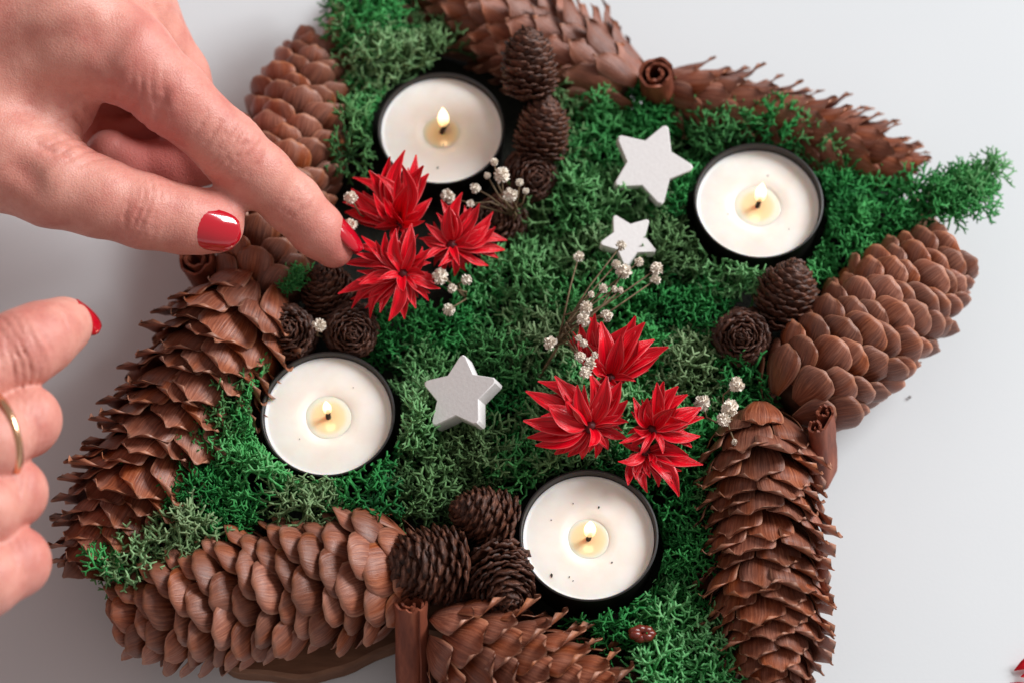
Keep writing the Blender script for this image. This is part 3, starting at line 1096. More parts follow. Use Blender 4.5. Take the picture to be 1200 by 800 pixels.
flower('red flower with raised pointed petals, above the tealight with dark specks', (764, 502), 43,
       [(822, 477, 44), (825, 492, 42), (820, 512, 40), (808, 526, 38), (806, 462, 46), (795, 452, 48), (778, 446, 50), (770, 448, 52), (757, 462, 52), (744, 466, 50), (740, 482, 46), (735, 508, 42), (740, 524, 39), (756, 530, 38), (780, 530, 38), (790, 478, 52), (800, 496, 48)], 8, 6, pw=20)
flower('red flower hanging down over the tealight rim with drooping petals', (756, 528), 38,
       [(737, 570, 36), (745, 562, 37), (758, 576, 36), (772, 570, 36), (796, 580, 36), (790, 566, 37), (824, 545, 38), (808, 536, 39), (735, 540, 38), (768, 545, 40)], 5, 7, pw=19)

# the bit of red foil ribbon at the table's edge of view
def crumb():
    root = thing('red_petals', 'loose red petals lying on the bare white table away from the star', 'petals', P(1206, 792, 1), None)
    root.matrix_world = Matrix.Translation(P(1206, 792, 1))
    for i, (a, b) in enumerate((((1225, 775), (1189, 785)), ((1215, 812), (1183, 800)), ((1228, 795), (1196, 792)))):
        petal(root, P(a[0], a[1], 1.5), P(b[0], b[1], 1.2), 0.0042, 0.12, 0.35, 900 + i, 0.3)


crumb()


# ------------------------------------------------------------------ gypsophila sprigs
def gyp_head(seed):
    r = random.Random(seed)
    V, F = [], []
    for k in range(90):
        # fibonacci direction over the upper part of a ball
        zc = 1 - 1.65 * (k + 0.5) / 90
        a = 2.39996 * k
        q = math.sqrt(max(0, 1 - zc * zc))
        d = Vector((q * math.cos(a), q * math.sin(a), zc))
        d = (d + Vector((r.uniform(-.2, .2), r.uniform(-.2, .2), r.uniform(-.2, .2)))).normalized()
        ln = r.uniform(0.75, 1.0)
        s = d.orthogonal().normalized()
        s = Matrix.Rotation(r.uniform(0, 6), 3, d) @ s
        n2 = d.cross(s)
        w = r.uniform(0.13, 0.24)
        off = len(V)
        V += [d * 0.25, d * 0.7 * ln + s * w + n2 * 0.1, d * ln + s * w * 0.7 + n2 * r.uniform(0.1, 0.35), d * ln * 1.05 - s * w * 0.6 + n2 * r.uniform(0.1, 0.35), d * 0.7 * ln - s * w + n2 * 0.1]
        F.append(tuple(off + i for i in range(5)))
    b = len(V)
    for i in range(6):
        for j in range(8):
            th = math.pi * i / 5
            V.append(Vector((math.sin(th) * math.cos(j * math.pi / 4), math.sin(th) * math.sin(j * math.pi / 4), math.cos(th))) * 0.62)
    F += grid_faces(6, 8, b, True)
    return mesh('blossom', [v * 0.001 for v in V], F, MAT['gyp'], False)


GYP = [gyp_head(i) for i in range(4)]


def sprig(label, root_px, rz, heads, hub=None):
    """heads: (px, py, z, radius px)"""
    R0 = P(root_px[0], root_px[1], rz)
    root = thing('gypsophila_sprig', label, 'dried flower', R0, 'sprigs of dried white blossom')
    root.matrix_world = Matrix.Translation(R0)
    V, F = [], []
    hubp = P(*hub) - R0 if hub else None
    if hubp:
        mid = hubp * 0.5 + Vector((0.001, 0.0, 0.001))
        tube(V, F, [Vector((0, 0, 0)), mid, hubp], [0.0005, 0.00042, 0.00036], 6)
    for i, (x, y, z, rp) in enumerate(heads):
        Hp = P(x, y, z) - R0
        st = hubp * random.uniform(0.55, 1.0) if hubp else Vector((0, 0, 0))
        m = st.lerp(Hp, 0.5) + Vector((random.uniform(-1, 1), random.uniform(-1, 1), random.uniform(-0.5, 1))) * 0.0026
        tube(V, F, [st, st.lerp(m, 0.6), m, Hp], [0.00034, 0.0003, 0.00027, 0.00024], 5)
    mobj('stem', mesh('stem', V, F, MAT['stem']), root)
    for i, (x, y, z, rp) in enumerate(heads):
        o = bpy.data.objects.new('blossom', GYP[i % 4])
        link(o, root)
        s = rp * 0.215
        o.matrix_basis = Matrix.Translation(P(x, y, z) - R0) @ Matrix.Rotation(random.uniform(0, 6), 4, 'Z') @ Matrix.Rotation(random.uniform(-0.9, 0.9), 4, 'X') @ Matrix.Scale(s, 4)
    return root


sprig('two dried white blossoms between the index finger nail and the red flower', (440, 262), 34, [(411, 232, 47, 10), (411, 264, 46, 10)])
sprig('dried white blossoms in a spray across the rim of the tealight with red petals', (600, 262), 30,
      [(525, 231, 44, 11), (557, 221, 46, 8), (551, 239, 44, 6), (588, 206, 47, 12), (598, 229, 46, 11), (571, 206, 45, 5), (579, 190, 46, 6), (609, 214, 46, 6), (616, 224, 46, 5)], (601, 245, 38))
sprig('dried white blossoms dotted on moss beside the flat open red flower', (545, 350), 28, [(516, 324, 42, 12), (530, 338, 41, 7), (547, 328, 41, 8), (526, 363, 38, 9)])
sprig('single dried white blossom between two small dark cones', (384, 396), 26, [(374, 381, 40, 10)])
sprig('long dried blossom sprig arching from the smallest wooden star to a red flower', (632, 442), 30,
      [(678, 301, 42, 8), (728, 288, 46, 8), (731, 318, 46, 11), (722, 310, 46, 7), (749, 307, 46, 7), (770, 315, 46, 10), (768, 328, 45, 8), (707, 338, 46, 7), (720, 339, 45, 5), (727, 340, 45, 5), (693, 345, 46, 5), (687, 361, 48, 10), (684, 375, 50, 10), (711, 370, 49, 9), (645, 402, 46, 10), (678, 396, 50, 5), (684, 402, 51, 6), (680, 418, 52, 8), (692, 425, 52, 9), (686, 436, 52, 9), (697, 416, 52, 5)], (664, 378, 42))
sprig('dried white blossoms on moss beside the raised red flower and a spruce cone', (848, 505), 26, [(823, 472, 41, 12), (863, 450, 42, 11), (855, 477, 42, 12), (848, 491, 42, 10), (861, 518, 40, 5)], (846, 494, 34))


# small reddish pod in the moss
def pod():
    c = P(752, 743, 33)
    root = thing('seed_pod', 'small shiny reddish brown pod lying in the moss below a tealight', 'seed pod', c)
    root.matrix_world = Matrix.Translation(c)
    for i in range(7):
        V, F = [], []
        a = i * 0.9
        d = Vector((math.cos(a), math.sin(a) * 0.6, 0.25 + 0.1 * i % 0.5)) * 0.0021
        for u in range(6):
            th = math.pi * u / 5
            for w in range(8):
                ph = w * math.pi / 4
                V.append(d + Vector((0.0020 * math.sin(th) * math.cos(ph), 0.0014 * math.sin(th) * math.sin(ph), 0.0013 * math.cos(th))))
        F = grid_faces(6, 8, 0, True)
        mobj('bract', mesh('bract', V, F, MAT['podm']), root)


for k, (x, y, sz) in enumerate(((1066, 465, 0.4),)):
    c = P(x, y, 0.5)
    V = []
    for u in range(5):
        for w in range(7):
            th, ph = math.pi * u / 4, 2 * math.pi * w / 7
            q = sz * (1 + 0.5 * noise.noise(Vector((u * 0.9, w * 1.1, k * 3.0))))
            V.append((c.x + q * 1.5 * math.sin(th) * math.cos(ph) * MM, c.y + q * math.sin(th) * math.sin(ph) * MM, 0.0006 + q * 0.7 * math.cos(th) * MM))
    tag(mobj('crumb', mesh('crumb', V, grid_faces(5, 7, 0, True), MAT['core'])), ['brown bark crumb lying on the bare white table by the humped spruce cone', 'tiny second bark speck on the white table below the larger crumb'][k], 'crumb')

MAT['podm'] = plain('pod', lin(112, 40, 28), 0.3)
pod()


# ------------------------------------------------------------------ reindeer moss
def tuft_variant(seed, mains=7, levels=5, thick=0.42, seglen=2.6):
    r = np.random.default_rng(seed)
    segs = []   # a, b, ra, rb, tone

    def rec(p, d, lvl, rad, ln):
        q = p + d * ln
        ra, rb = rad, rad * (0.92 if lvl < levels else 0.6)
        segs.append((p, q, ra, rb, p[2]))
        if lvl >= levels:
            return
        nb = 2 if r.random() < 0.9 else 1
        ax = np.cross(d, r.normal(size=3))
        ax /= np.linalg.norm(ax) + 1e-9
        for k in range(nb):
            sgn = 1 if k == 0 else -1
            ang = r.uniform(0.40, 0.95) * sgn
            if k == 2:
                ax = np.cross(d, ax)
            nd = d * math.cos(ang) + ax * math.sin(ang)
            nd = nd + np.array([0, 0, 0.10]) + r.normal(size=3) * 0.12
            nd /= np.linalg.norm(nd)
            rec(q, nd, lvl + 1, rad * 0.92, ln * r.uniform(0.72, 0.98))
    for m in range(mains):
        a = 2 * math.pi * (m + r.uniform(0, 0.8)) / mains
        el = r.uniform(0.35, 1.45)
        d = np.array([math.cos(a) * math.cos(el), math.sin(a) * math.cos(el), math.sin(el)])
        rec(np.array([0, 0, 0.0]) + d * 0.5, d, 1, thick, seglen * r.uniform(0.85, 1.15))
    n = len(segs)
    A = np.array([s[0] for s in segs]); B = np.array([s[1] for s in segs])
    ra = np.array([s[2] for s in segs]); rb = np.array([s[3] for s in segs])
    d = B - A
    d /= np.linalg.norm(d, axis=1)[:, None]
    h = np.where(np.abs(d[:, 2:3]) < 0.9, np.array([[0, 0, 1.0]]), np.array([[1.0, 0, 0]]))
    x = np.cross(d, h); x /= np.linalg.norm(x, axis=1)[:, None]
    y = np.cross(d, x)
    Vs = []
    for base, rr in ((A - d * 0.12, ra), (B, rb)):
        for k in range(3):
            t = 2 * math.pi * k / 3
            Vs.append(base + (x * math.cos(t) + y * math.sin(t)) * rr[:, None])
    V = np.stack(Vs, axis=1).reshape(-1, 3)   # n*6
    o = np.arange(n)[:, None] * 6
    T = []
    for k in range(3):
        k2 = (k + 1) % 3
        T += [np.hstack([o + k, o + k2, o + 3 + k2]), np.hstack([o + k, o + 3 + k2, o + 3 + k])]
    T.append(np.hstack([o + 3, o + 4, o + 5]))
    return V, np.vstack(T)


TUFTS = [tuft_variant(i, mains=7, levels=5, thick=0.58, seglen=3.2) for i in range(7)] + \
        [tuft_variant(50 + i, mains=8, levels=5, thick=0.50, seglen=2.6) for i in range(4)]


CUPS = [(517, 150, 33, 0.0212), (889, 235, 34, 0.0212), (384, 484, 33, 0.0212), (690, 626, 34, 0.0214)]


def build_moss(name, spots, seed):
    """spots: list of (Vector position m, scale, dull 0..1, tone, lean)"""
    r = np.random.default_rng(seed)
    VV, TT, AA, BB = [], [], [], []
    off = 0
    for (p, s, dull, tone, lean, fine) in spots:
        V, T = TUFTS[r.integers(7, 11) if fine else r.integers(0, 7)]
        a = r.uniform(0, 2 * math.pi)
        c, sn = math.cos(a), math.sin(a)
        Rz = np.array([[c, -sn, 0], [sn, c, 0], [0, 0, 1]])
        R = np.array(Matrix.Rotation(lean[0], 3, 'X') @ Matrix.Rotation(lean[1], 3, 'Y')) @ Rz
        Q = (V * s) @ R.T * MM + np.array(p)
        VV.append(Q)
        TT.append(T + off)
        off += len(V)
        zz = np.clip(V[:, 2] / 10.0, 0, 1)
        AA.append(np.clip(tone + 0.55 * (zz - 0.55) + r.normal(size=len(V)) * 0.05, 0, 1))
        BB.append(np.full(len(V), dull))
    V = np.vstack(VV)
    T = np.vstack(TT)
    ok = np.ones(len(V), bool)
    for (cx, cy, cz, cr) in CUPS:
        c = P(cx, cy, cz)
        ok &= ((V[:, 0] - c.x) ** 2 + (V[:, 1] - c.y) ** 2 > cr * cr) | (V[:, 2] > 0.05)
    T = T[ok[T].all(1)]
    TT = [T]
    return fast_mesh(name, V, np.vstack(TT), MAT['moss'], {'tone': np.concatenate(AA), 'age': np.concatenate(BB)})


def inside(poly, x, y):
    c = False
    n = len(poly)
    for i in range(n):
        x1, y1 = poly[i]
        x2, y2 = poly[(i + 1) % n]
        if (y1 > y) != (y2 > y) and x < (x2 - x1) * (y - y1) / (y2 - y1) + x1:
            c = not c
    return c


POLY = [
    [(395, -40), (490, -40), (488, 25), (515, 68), (500, 85), (470, 90), (440, 120), (432, 175), (405, 190), (402, 150), (408, 110), (398, 70), (402, 30)],
    [(658, 95), (700, 88), (735, 100), (775, 130), (850, 152), (915, 150), (940, 165), (965, 160), (1040, 205), (1075, 225), (1100, 222), (1110, 262), (1060, 272), (1000, 295), (970, 335), (945, 330), (905, 300), (880, 322), (855, 368), (838, 400), (855, 428), (900, 418), (930, 412), (920, 450), (880, 472), (862, 505), (880, 540), (872, 560), (835, 592), (820, 625), (822, 665), (805, 690), (832, 730), (850, 800), (850, 840), (790, 815), (735, 768), (695, 735), (700, 715), (700, 560), (610, 560), (600, 575), (540, 580), (510, 610), (475, 608), (450, 580), (445, 540), (470, 490), (455, 440), (440, 400), (450, 380), (520, 365), (560, 330), (598, 275), (640, 232), (655, 180), (650, 130)],
    [(305, 445), (265, 458), (242, 498), (198, 522), (165, 560), (148, 598), (105, 635), (108, 660), (150, 682), (195, 665), (245, 640), (310, 618), (345, 604), (400, 606), (445, 592), (450, 555), (385, 560), (330, 545), (305, 500)],
]
CIRC = [(517, 150, 70), (889, 242, 72), (384, 492, 73), (690, 634, 75), (620, 74, 26), (636, 150, 26), (622, 208, 26), (585, 258, 26),
        (870, 396, 28), (922, 346, 32), (567, 604, 30), (497, 662, 40), (589, 682, 32), (338, 390, 26), (412, 388, 26)]
STAR_PX = [(763, 192, 40), (737, 280, 24), (537, 460, 36)]
spots = []
pts = []
rr = random.Random(3)
tries = 0
while tries < 60000:
    tries += 1
    x, y = rr.uniform(100, 1115), rr.uniform(-35, 835)
    if not any(inside(pl, x, y) for pl in POLY):
        continue
    if any((x - cx) ** 2 + (y - cy) ** 2 < cr * cr for cx, cy, cr in CIRC):
        continue
    if any((x - a) ** 2 + (y - b) ** 2 < 17.5 ** 2 for a, b in pts):
        continue
    pts.append((x, y))
cl = []
for _ in range(4000):
    x, y = rr.uniform(90, 1130), rr.uniform(-60, 860)
    if all((x - a) ** 2 + (y - b) ** 2 > 50 ** 2 for a, b, *_ in cl):
        cl.append((x, y, rr.random(), rr.random(), rr.random(), rr.uniform(-1, 1)))
for (x, y) in pts:
    c = min(cl, key=lambda q: (q[0] - x) ** 2 + (q[1] - y) ** 2)
    dx, dy = (x - c[0]) / 33.0, (y - c[1]) / 33.0
    dd = min(1.2, math.hypot(dx, dy))
    hgt = 17.0 + 8.0 * (1 - dd * dd) + 2.0 * c[5]
    if dd > 1.0 and rr.random() < 0.5:
        continue
    if inside(POLY[0], x, y) or inside(POLY[2], x, y):
        hgt += 6.0 if inside(POLY[0], x, y) else 9.0
    near_star = any((x - cx) ** 2 + (y - cy) ** 2 < cr * cr for cx, cy, cr in STAR_PX)
    s = rr.uniform(0.8, 1.15)
    if near_star:
        hgt -= 6.0
        s *= 0.8
    fine = c[2] > 0.62
    dull = 0.0 if fine else min(0.85, max(0, c[3] - 0.25) * 1.25)
    tone = 0.18 + 0.6 * c[4] + rr.uniform(-0.1, 0.1)
    # branches lean away from the middle of their cushion
    spots.append((P(x, y, hgt), s, dull, tone, (dy * 0.7 + rr.uniform(-.2, .2), dx * 0.7 + rr.uniform(-.2, .2)), fine))
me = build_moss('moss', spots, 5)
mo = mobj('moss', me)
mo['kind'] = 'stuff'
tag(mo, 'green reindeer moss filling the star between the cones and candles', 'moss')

sp = []
for k in range(16):
    x, y = 1094 + k * 3.9 + rr.uniform(-6, 6), 244 - k * 1.8 + rr.uniform(-24, 20)
    sp.append((P(x, y, 26 + rr.uniform(-2, 4)), rr.uniform(0.7, 1.0) * (1.0 - 0.012 * k), 0.25 if k % 3 == 0 else 0.0, 0.6, (rr.uniform(-.3, .3), 0.5 + rr.uniform(-.3, .3)), k % 2 == 0))
o = mobj('moss_sprig', build_moss('moss_sprig', sp, 8))
tag(o, 'green moss sprig sticking out past the cones over the bare table', 'moss')
sp = [(P(345 + rr.uniform(-12, 12), 330 + rr.uniform(-9, 9), 30 + rr.uniform(-2, 2)), rr.uniform(0.5, 0.65), 0.0, 0.6, (rr.uniform(-.3, .3), rr.uniform(-.3, .3)), True) for k in range(5)]
o = mobj('moss_tuft', build_moss('moss_tuft', sp, 9))
tag(o, 'single round green moss tuft in the shade under the index finger', 'moss')


# ------------------------------------------------------------------ hands (signed distance field -> surface nets)
def smin(a, b, k):
    h = np.clip(0.5 + 0.5 * (b - a) / k, 0, 1)
    return b + (a - b) * h - k * h * (1 - h)


def capsule(p, a, b, ra, rb):
    ab = b - a
    h = np.clip(((p - a) @ ab) / (ab @ ab), 0, 1)
    d = p - a - h[:, None] * ab
    return np.sqrt((d * d).sum(1)) - (ra + (rb - ra) * h)


def ellipsoid(p, c, R, rad):
    q = (p - c) @ R / rad
    k0 = np.sqrt((q * q).sum(1))
    q2 = q / rad
    k1 = np.sqrt((q2 * q2).sum(1)) + 1e-9
    return k0 * (k0 - 1.0) / k1


def surface_nets(f, lo, hi, h, extra=None):
    n = np.ceil((hi - lo) / h).astype(int) + 1
    # coarse pass
    cs = 6
    nb = np.ceil(n / cs).astype(int)
    bx = [lo[i] + (np.arange(nb[i]) * cs + cs / 2) * h for i in range(3)]
    G = np.stack(np.meshgrid(*bx, indexing='ij'), -1).reshape(-1, 3)
    dc = f(G).reshape(nb)
    full = np.repeat(np.repeat(np.repeat(dc, cs, 0), cs, 1), cs, 2)[:n[0], :n[1], :n[2]].astype(np.float32)
    act = np.abs(dc) < cs * h * 1.6 + 1.0
    am = np.repeat(np.repeat(np.repeat(act, cs, 0), cs, 1), cs, 2)[:n[0], :n[1], :n[2]]
    idx = np.argwhere(am)
    for s in range(0, len(idx), 400000):
        ii = idx[s:s + 400000]
        full[ii[:, 0], ii[:, 1], ii[:, 2]] = f(lo + ii * h)
    S = full
    c = [S[i:n[0] - 1 + i, j:n[1] - 1 + j, k:n[2] - 1 + k] for i in (0, 1) for j in (0, 1) for k in (0, 1)]
    neg = sum((x < 0).astype(np.int8) for x in c)
    cell = (neg > 0) & (neg < 8)
    ci = np.argwhere(cell)
    vid = -np.ones(cell.shape, dtype=np.int64)
    vid[cell] = np.arange(len(ci))
    val = np.stack([x[cell] for x in c], 1).astype(np.float64)   # order ijk
    offs = np.array([(i, j, k) for i in (0, 1) for j in (0, 1) for k in (0, 1)], float)
    acc = np.zeros((len(ci), 3))
    cnt = np.zeros(len(ci))
    for a in range(8):
        for b in range(a + 1, 8):
            if np.abs(offs[a] - offs[b]).sum() != 1:
                continue
            m = (val[:, a] < 0) != (val[:, b] < 0)
            t = val[:, a] / np.where(m, val[:, a] - val[:, b], 1)
            acc += np.where(m[:, None], offs[a] + t[:, None] * (offs[b] - offs[a]), 0)
            cnt += m
    V = lo + (ci + acc / cnt[:, None]) * h
    Q = []
    for ax in range(3):
        u, w = [(1, 2), (2, 0), (0, 1)][ax]
        sl0 = [slice(None)] * 3
        sl1 = [slice(None)] * 3
        sl0[ax] = slice(0, n[ax] - 1)
        sl1[ax] = slice(1, n[ax])
        s0 = S[tuple(sl0)] < 0
        s1 = S[tuple(sl1)] < 0
        e = np.argwhere(s0 != s1)
        sg = s0[e[:, 0], e[:, 1], e[:, 2]]
        ok = (e[:, u] > 0) & (e[:, w] > 0) & (e[:, u] < n[u] - 1) & (e[:, w] < n[w] - 1)
        e, sg = e[ok], sg[ok]
        du = np.zeros(3, int); du[u] = 1
        dw = np.zeros(3, int); dw[w] = 1
        g = lambda q: vid[q[:, 0], q[:, 1], q[:, 2]]
        q = np.stack([g(e - du - dw), g(e - dw), g(e), g(e - du)], 1)
        q[~sg] = q[~sg][:, ::-1]
        Q.append(q)
    Q = np.vstack(Q)
    Q = Q[(Q >= 0).all(1)]
    return V, Q


def pm(px, py, z):
    return np.array(P(px, py, z)) * 1000.0


class HandField:
    def __init__(self):
        self.groups = []     # (list of prims, k inside, k to the rest)
        self.grooves = []
        self.pending = []
        self.creases = []    # (point, axis, halfwidth, amp, wavelength)
        self.reds = []

    def chain(self, pts, k_in=3.0, k_out=6.0):
        q = [(pm(x, y, z), r) for x, y, z, r in pts]
        self.groups.append(([('c', q[i][0], q[i + 1][0], q[i][1], q[i + 1][1]) for i in range(len(q) - 1)], k_in, k_out))

    def blob(self, c, rad, xdir, zdir, k_out=8.0):
        x = np.array(Vector(xdir).normalized())
        z = np.array(Vector(zdir)); z = z - x * (z @ x); z /= np.linalg.norm(z)
        y = np.cross(z, x)
        self.groups.append(([('e', pm(*c), np.stack([x, y, z], 1), np.array(rad, float))], 1.0, k_out))

    def f(self, p):
        out = None
        for prims, ki, ko in self.groups:
            d = None
            for pr in prims:
                v = capsule(p, *pr[1:]) if pr[0] == 'c' else ellipsoid(p, *pr[1:])
                d = v if d is None else smin(d, v, ki)
            out = d if out is None else smin(out, d, ko)
        for (c, ax, hw, rad, amp, wl, ph) in self.creases:
            q = p - c
            s = q @ ax
            lat = np.sqrt(np.maximum(0, (q * q).sum(1) - s * s))
            near = np.exp(-(s / hw) ** 2) * np.exp(-(np.sqrt((q * q).sum(1)) / rad) ** 4)
            wob = 0.6 * np.sin(0.35 * q[:, 0] + ph) + 0.5 * np.sin(0.42 * q[:, 1] + 1.7 * ph)
            out = out + amp * near * np.maximum(0, np.cos(2 * math.pi * (s + wob) / wl)) ** 3
        for (A, B, w, amp) in self.grooves:
            m = np.abs(p - (A + B) / 2).max(1) < np.linalg.norm(B - A) / 2 + 3 * w
            if m.any():
                out[m] += amp * np.exp(-np.maximum(0, capsule(p[m], A, B, 0.0, 0.0)) ** 2 / (w * w))
        return out

    def groove(self, pix, w=0.8, amp=0.5):
        """a skin fold running through photo pixels, dropped onto the skin"""
        pts = []
        cm = np.array(CAM) * 1000
        for x, y in pix:
            a = pm(x, y, 130)
            d = pm(x, y, 30) - a
            t = np.linspace(0, 1, 400)
            g = self.base(a + t[:, None] * d)
            k = int(np.argmax(g < 0))
            if k:
                pts.append(a + t[k] * d)
        for i in range(len(pts) - 1):
            if np.linalg.norm(pts[i + 1] - pts[i]) < 14:
                self.pending.append((pts[i], pts[i + 1], w, amp * (0.55 if i in (0, len(pts) - 2) and len(pts) > 3 else 1.0)))

    def base(self, p):
        return self.f(p)

    def crease(self, c, axis, hw, rad, amp, wl, ph=0.0):
        a = np.array(Vector(axis).normalized())
        self.creases.append((pm(*c), a, hw, rad, amp, wl, ph))

    def red(self, c, rad, w):
        self.reds.append((pm(*c), rad, w))

    def build(self, name, label, lo, hi, h):
        self.grooves = self.pending
        V, Q = surface_nets(self.f, np.array(lo, float), np.array(hi, float), h)
        red = np.zeros(len(V))
        for c, rad, w in self.reds:
            red = np.maximum(red, w * np.exp(-((V - c) ** 2).sum(1) / rad ** 2))
        crease = np.zeros(len(V))
        for (A, B, w, amp) in self.grooves:
            m = np.abs(V - (A + B) / 2).max(1) < np.linalg.norm(B - A) / 2 + 4
            g = np.exp(-np.maximum(0, capsule(V[m], A, B, 0.0, 0.0)) ** 2 / 1.2)
            red[m] = np.maximum(red[m], 0.16 * g * min(1, amp / 0.5))
        me = fast_mesh(name, V * MM, Q, MAT['skin'], {'red': red, 'crease': crease})
        o = mobj(name, me)
        tag(o, label, 'hand')
        return o


def nail(parent, c, d, n, length, width, rc, thick=0.7, tip=1.0):
    """curved nail plate: c centre (mm, numpy), d pointing to tip, n outward normal"""
    d = Vector(d).normalized()
    n = Vector(n)
    n = (n - d * n.dot(d)).normalized()
    s = d.cross(n)
    V = []
    nu, nv = 15, 11
    for lay in (0, 1):
        for i in range(nu):
            u = -1 + 2 * i / (nu - 1)
            for j in range(nv):
                v = -1 + 2 * j / (nv - 1)
                e = (1 - abs(u) ** 3.2) ** (1 / 2.6) if abs(u) < 1 else 0.0
                e = max(e, 0.18)
                if u > 0:
                    e *= 1 - 0.10 * u * u
                x = v * width / 2 * e
                th = x / rc
                z = rc * (math.cos(th) - 1) - 0.045 * length * u * u * (1.6 if u > 0 else 0.8)
                q = d * (u * length / 2) + s * (rc * math.sin(th)) + n * (z - (thick if lay else 0) * 1.0 - (0.25 if abs(v) == 1 else 0))
                V.append((Vector(c) + q) * MM)
    N0 = nu * nv
    F = grid_faces(nu, nv) + [tuple(reversed(f)) for f in grid_faces(nu, nv, N0)]
    bd = [j for j in range(nv)] + [i * nv + nv - 1 for i in range(1, nu)] + [(nu - 1) * nv + j for j in range(nv - 2, -1, -1)] + [i * nv for i in range(nu - 2, 0, -1)]
    for a, b in zip(bd, bd[1:] + bd[:1]):
        F.append((b, a, a + N0, b + N0))
    return mobj('nail', mesh('nail', V, F, MAT['nail']), parent)


# --- the pointing hand
hf = HandField()
# palm and back of the hand
hf.chain([(-800, -420, 124, 34), (-520, -260, 120, 29), (-330, -150, 110, 25), (-150, -50, 98, 26), (-40, 30, 88, 24)], 8, 14)
hf.chain([(-60, 0, 98, 20), (70, 25, 96, 17), (148, 66, 92, 12.5)], 6, 12)           # index metacarpal
hf.chain([(-60, -60, 95, 20), (70, -30, 92, 16), (148, 2, 84, 12)], 6, 10)           # middle metacarpal
hf.chain([(-80, -110, 88, 19), (60, -80, 84, 15), (140, -50, 74, 12.5)], 6, 10)      # ring metacarpal
hf.chain([(-60, 80, 80, 22), (20, 105, 80, 17), (60, 118, 80, 13)], 6, 10)          # web
# index finger
hf.chain([(148, 66, 92, 12), (200, 112, 86, 10.4), (268, 172, 75, 9.2), (305, 205, 67, 8.5), (342, 238, 58, 8.1), (372, 270, 51, 7.4), (391, 291, 46.5, 5.8)], 3.5, 5)
# thumb
hf.chain([(-60, 110, 82, 22), (0, 178, 80, 16), (62, 212, 78, 12.5), (115, 231, 75, 10.6), (170, 248, 71, 9.9), (215, 258, 67, 8.9), (246, 263, 64, 7.6), (258, 266, 63, 6.4)], 4, 7)
# middle finger folded below
hf.chain([(148, 2, 84, 12), (205, 90, 64, 9.8), (238, 180, 50, 8.8), (200, 196, 48, 8.4), (152, 198, 49, 8.0), (128, 180, 52, 7.0)], 2.5, 3)
# ring and little fingers folded further under
hf.chain([(140, -50, 74, 12), (190, 60, 54, 9.2), (205, 150, 42, 8.2), (150, 172, 40, 7.8), (115, 165, 43, 7)], 2.5, 2)
hf.chain([(80, -90, 68, 11), (120, 30, 50, 8.4), (140, 110, 42, 7.5), (95, 140, 44, 7)], 2.5, 2)
ifd = Vector(pm(342, 238, 58) - pm(268, 172, 75))
hf.crease((268, 170, 80), ifd, 6.5, 12, 0.35, 2.1, 0.4)
hf.crease((342, 236, 62), ifd, 4.5, 10, 0.30, 1.9, 1.1)
thd = Vector(pm(246, 263, 64) - pm(115, 231, 75))
hf.crease((172, 250, 78), thd, 5.5, 12, 0.35, 2.0, 2.0)
hf.crease((95, 165, 88), Vector((0.5, -0.6, 0)), 9, 14, 0.5, 3.2, 0.7)
hf.crease((170, 130, 90), Vector((0.9, 0.25, -0.2)), 8, 13, 0.45, 3.0, 0.2)
hf.crease((120, 150, 85), Vector((0.3, 0.9, 0)), 6, 14, 0.4, 2.8, 0.9)
hf.red((391, 291, 46), 14, 0.55)
hf.red((268, 180, 75), 10, 0.35)
hf.red((165, 60, 100), 13, 0.35)
hf.red((250, 262, 66), 10, 0.4)
hf.red((175, 140, 85), 16, 0.6)
hf.red((190, 195, 50), 26, 0.8)
hf.red((170, 248, 75), 9, 0.3)
for g in ([(182, 236), (173, 248), (167, 262), (168, 276)], [(192, 243), (182, 256), (177, 270)], [(172, 236), (163, 248), (158, 264)], [(150, 240), (146, 254), (148, 268)],
          [(254, 196), (268, 188), (284, 170), (298, 156)], [(266, 192), (278, 182), (290, 168)], [(262, 178), (276, 162), (288, 150)], [(254, 174), (266, 160), (276, 148)], [(276, 196), (290, 184), (304, 168)],
          [(240, 168), (250, 156), (258, 142)], [(226, 160), (236, 146), (244, 132)], [(290, 206), (302, 194), (312, 182)],
          [(324, 258), (336, 250), (350, 236), (362, 224)], [(332, 262), (342, 254), (352, 244)], [(330, 246), (340, 236), (350, 224)]):
    hf.groove(g, 0.6, 0.34)
for g in ([(62, 160), (78, 168), (96, 172)], [(70, 148), (84, 158), (98, 162)], [(84, 122), (92, 138), (102, 150)], [(98, 112), (104, 126), (110, 140)], [(44, 170), (60, 178), (80, 182)],
          [(150, 140), (158, 126), (166, 112)], [(164, 146), (172, 130), (180, 116)], [(138, 128), (144, 116), (152, 102)]):
    hf.groove(g, 0.9, 0.45)
hf.groove([(186, 150), (186, 136), (188, 122), (194, 110)], 1.6, 1.0)
hf.groove([(124, 134), (128, 118), (130, 102), (136, 88)], 1.5, 1.1)
hf.groove([(10, 66), (40, 56), (70, 48), (100, 36), (124, 20)], 4.5, 1.2)
hf.groove([(120, 84), (124, 66), (136, 48), (150, 36)], 3.5, 0.8)
hf.groove([(20, 196), (36, 208), (44, 224)], 3.5, 0.8)
hf.groove([(10, 120), (40, 122), (70, 112)], 5, 0.7)
hand1 = hf.build('hand', 'bare hand with red nails, index finger stretched out to touch a red flower', [-330, -12, 25], [-28, 260, 165], 0.62)
def on_skin(field, c, n):
    """walk from an inner point along n to the skin"""
    n = np.array(Vector(n).normalized())
    t = np.linspace(0, 16, 321)
    v = field.f(c + t[:, None] * n)
    return c + n * t[np.argmax(v > 0)]


